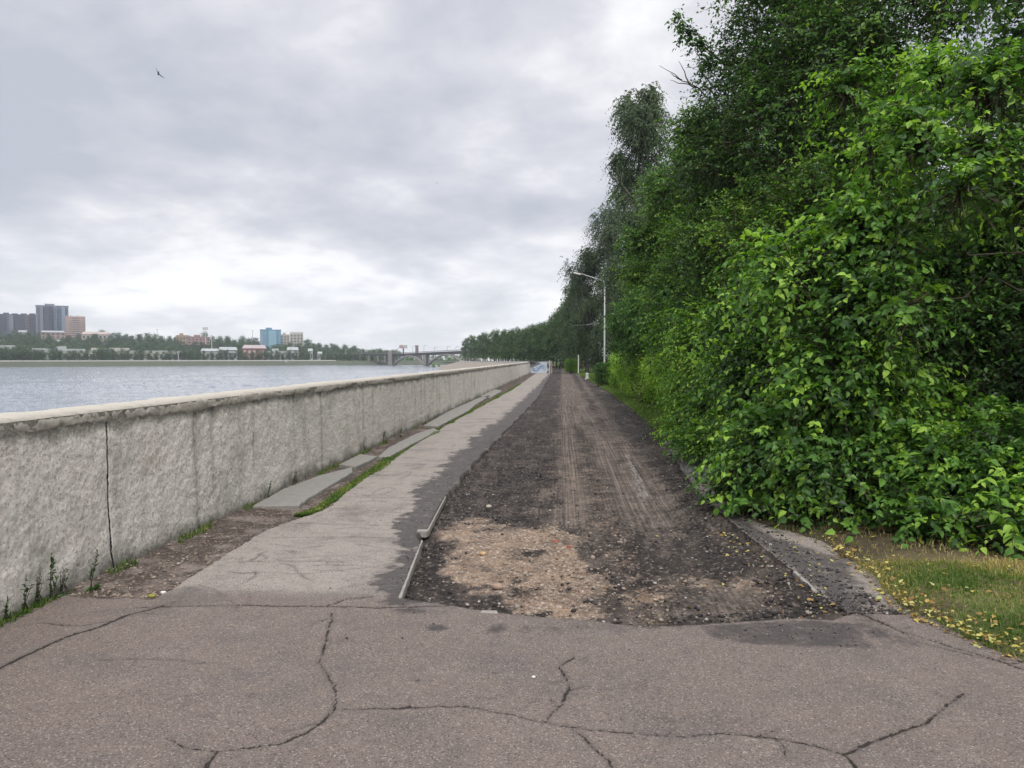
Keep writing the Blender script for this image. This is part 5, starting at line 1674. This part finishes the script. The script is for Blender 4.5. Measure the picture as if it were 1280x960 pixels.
blades('roadside_grass', P_, z_, .04 + .05 * g_.random(len(P_)), np.clip(.25 + g_.normal(0, .1, len(P_)), 0, 1), 'bright grass strip between the dug road and the hedge', 5, .009, .8)

# fallen leaves
n = 5200
pe = GP((1030, 684), (1060, 700), (1082, 718), (1108, 750), (1130, 768), (1170, 784), (1225, 806), (1280, 832))
seg = g_.integers(0, len(pe) - 1, n); tt_ = g_.random(n)
pe = np.array(pe)
P_ = pe[seg] * (1 - tt_[:, None]) + pe[seg + 1] * tt_[:, None] + np.stack([g_.exponential(.10, n) - .03, g_.exponential(.10, n) - .03], 1)
n2_ = 900
c0 = np.array(G(900, 660)); c1 = np.array(G(1040, 775))
tt_ = g_.random(n2_)[:, None]
P2 = c0 * (1 - tt_) + c1 * tt_ + g_.normal(0, .12, (n2_, 2))
n3_ = 1600
P3 = np.stack([g_.uniform(1.9, 6, n3_), g_.uniform(5.0, 8.0, n3_)], 1)
P4 = np.stack([g_.uniform(0.2, 1.9, 70), g_.uniform(4.9, 8.0, 70)], 1)[:28]
sel = g_.random(n) < .11
P_ = np.concatenate([P_[sel], P2[g_.random(n2_) < .10], P3[g_.random(n3_) < .35], P4])
z_, c_, k_ = hz_arr(P_[:, 0], P_[:, 1])
n = len(P_)
dv = g_.normal(size=(n, 3)) * [1, 1, .25]; nv = np.array([0, 0, 1.0]) + g_.normal(size=(n, 3)) * .3
Ls = .012 + .036 * g_.random(n) ** 1.6
o = link('fallen_leaves', leaves_mesh('fallen_leaves', np.stack([P_[:, 0], P_[:, 1], z_ + .012 + .02 * (c_ == 3)], 1), dv, nv, Ls, Ls * .6, np.clip(g_.normal(.5, .28, n), 0, 1), M_litter, True))
tag(o, 'yellow and orange fallen leaves along the verge edge', kind='stuff')


def weed(px, py, h, label, kind_=0, seed=1):
    x, y = G(px, py)
    x = max(x, WX + .03)
    g = np.random.default_rng(seed)
    e = empty('weed', (x, y, -.02), label, 'plant', 'weeds along the parapet foot')
    mb = MB(); Pz, Dv, tn_ = [], [], []
    ns_ = 3 + int(g.integers(0, 3)) if kind_ == 0 else 2
    for k in range(ns_):
        th = g.uniform(-1.4, 1.4); hh = h * g.uniform(.55, 1.0); le = g.uniform(.02, .18)
        tp = Vector((math.cos(th) * le * hh + .02, math.sin(th) * le * hh * 2, hh))
        mb.tube([(0.01 * k, .015 * k, 0), tuple(tp * .5), tuple(tp)], [.003, .0022, .0012], 5)
        for j in range(14 if kind_ == 0 else 26):
            a = g.uniform(.08, .95) if kind_ == 0 else g.uniform(.45, 1)
            q = tp * a
            Pz.append(tuple(q)); v = g.normal(size=3); v[2] = abs(v[2]) * .8 + .1; v[0] = v[0] * .5 + .2
            Dv.append(v); tn_.append(.3 + .15 * g.normal())
    for j in range(26):
        v = g.normal(size=3); v[2] = abs(v[2]) * .6 + .3; v[0] = abs(v[0])
        Pz.append((abs(g.normal()) * .02, g.normal() * .04, .01)); Dv.append(v); tn_.append(.35 + .2 * g.normal())
    Pz = np.array(Pz); Dv = np.array(Dv); L = g.uniform(.2, .5, len(Pz)) * h * .24
    L[-26:] *= 1.6
    link('leaves', leaves_mesh('leaves', Pz, Dv, norm(np.array([0.2, 0, 1.0]) + g.normal(size=Dv.shape) * .4), L, L * .38, np.clip(np.array(tn_) - .12, 0, 1), M_leafN, True), e)
    mb.build('stems', M_twig, e)


weed(20, 765, .30, 'leftmost tall weed at the foot of the parapet', 0, 1)
weed(38, 757, .24, 'weed with a bright leafy base second from the left', 0, 2)
weed(55, 748, .34, 'tallest thin stemmed weed against the parapet', 0, 3)
weed(66, 742, .20, 'short weed just right of the tallest thin stemmed one', 0, 4)
weed(112, 735, .30, 'bushy dark weed beside the pavement corner', 1, 5)
weed(2, 775, .22, 'weed cut off by the left photo edge', 0, 6)
weed(322, 621, .22, 'weed by the wall at the start of the longest slab', 1, 7)
weed(356, 606, .20, 'weed midway along the longest slab', 0, 8)
weed(478, 553, .34, 'dark bushy weed where the slabs break', 1, 9)
weed(500, 545, .24, 'small weed beyond the dark bushy one', 1, 10)

# ------------------------------------------------------------------ air
hz_ = MB(); hz_.box((-50, 575, 38), (2960, 1580, 86))
m, t = material('haze_air')
vol = t.n('ShaderNodeVolumePrincipled', {'Color': (0.86, 0.91, 1.0, 1), 'Density': 0.00028, 'Anisotropy': 0.2})
t.n('ShaderNodeOutputMaterial', {1: vol.outputs[0]})
tag(hz_.build('haze', m), 'thin pale haze over river and park', kind='stuff')
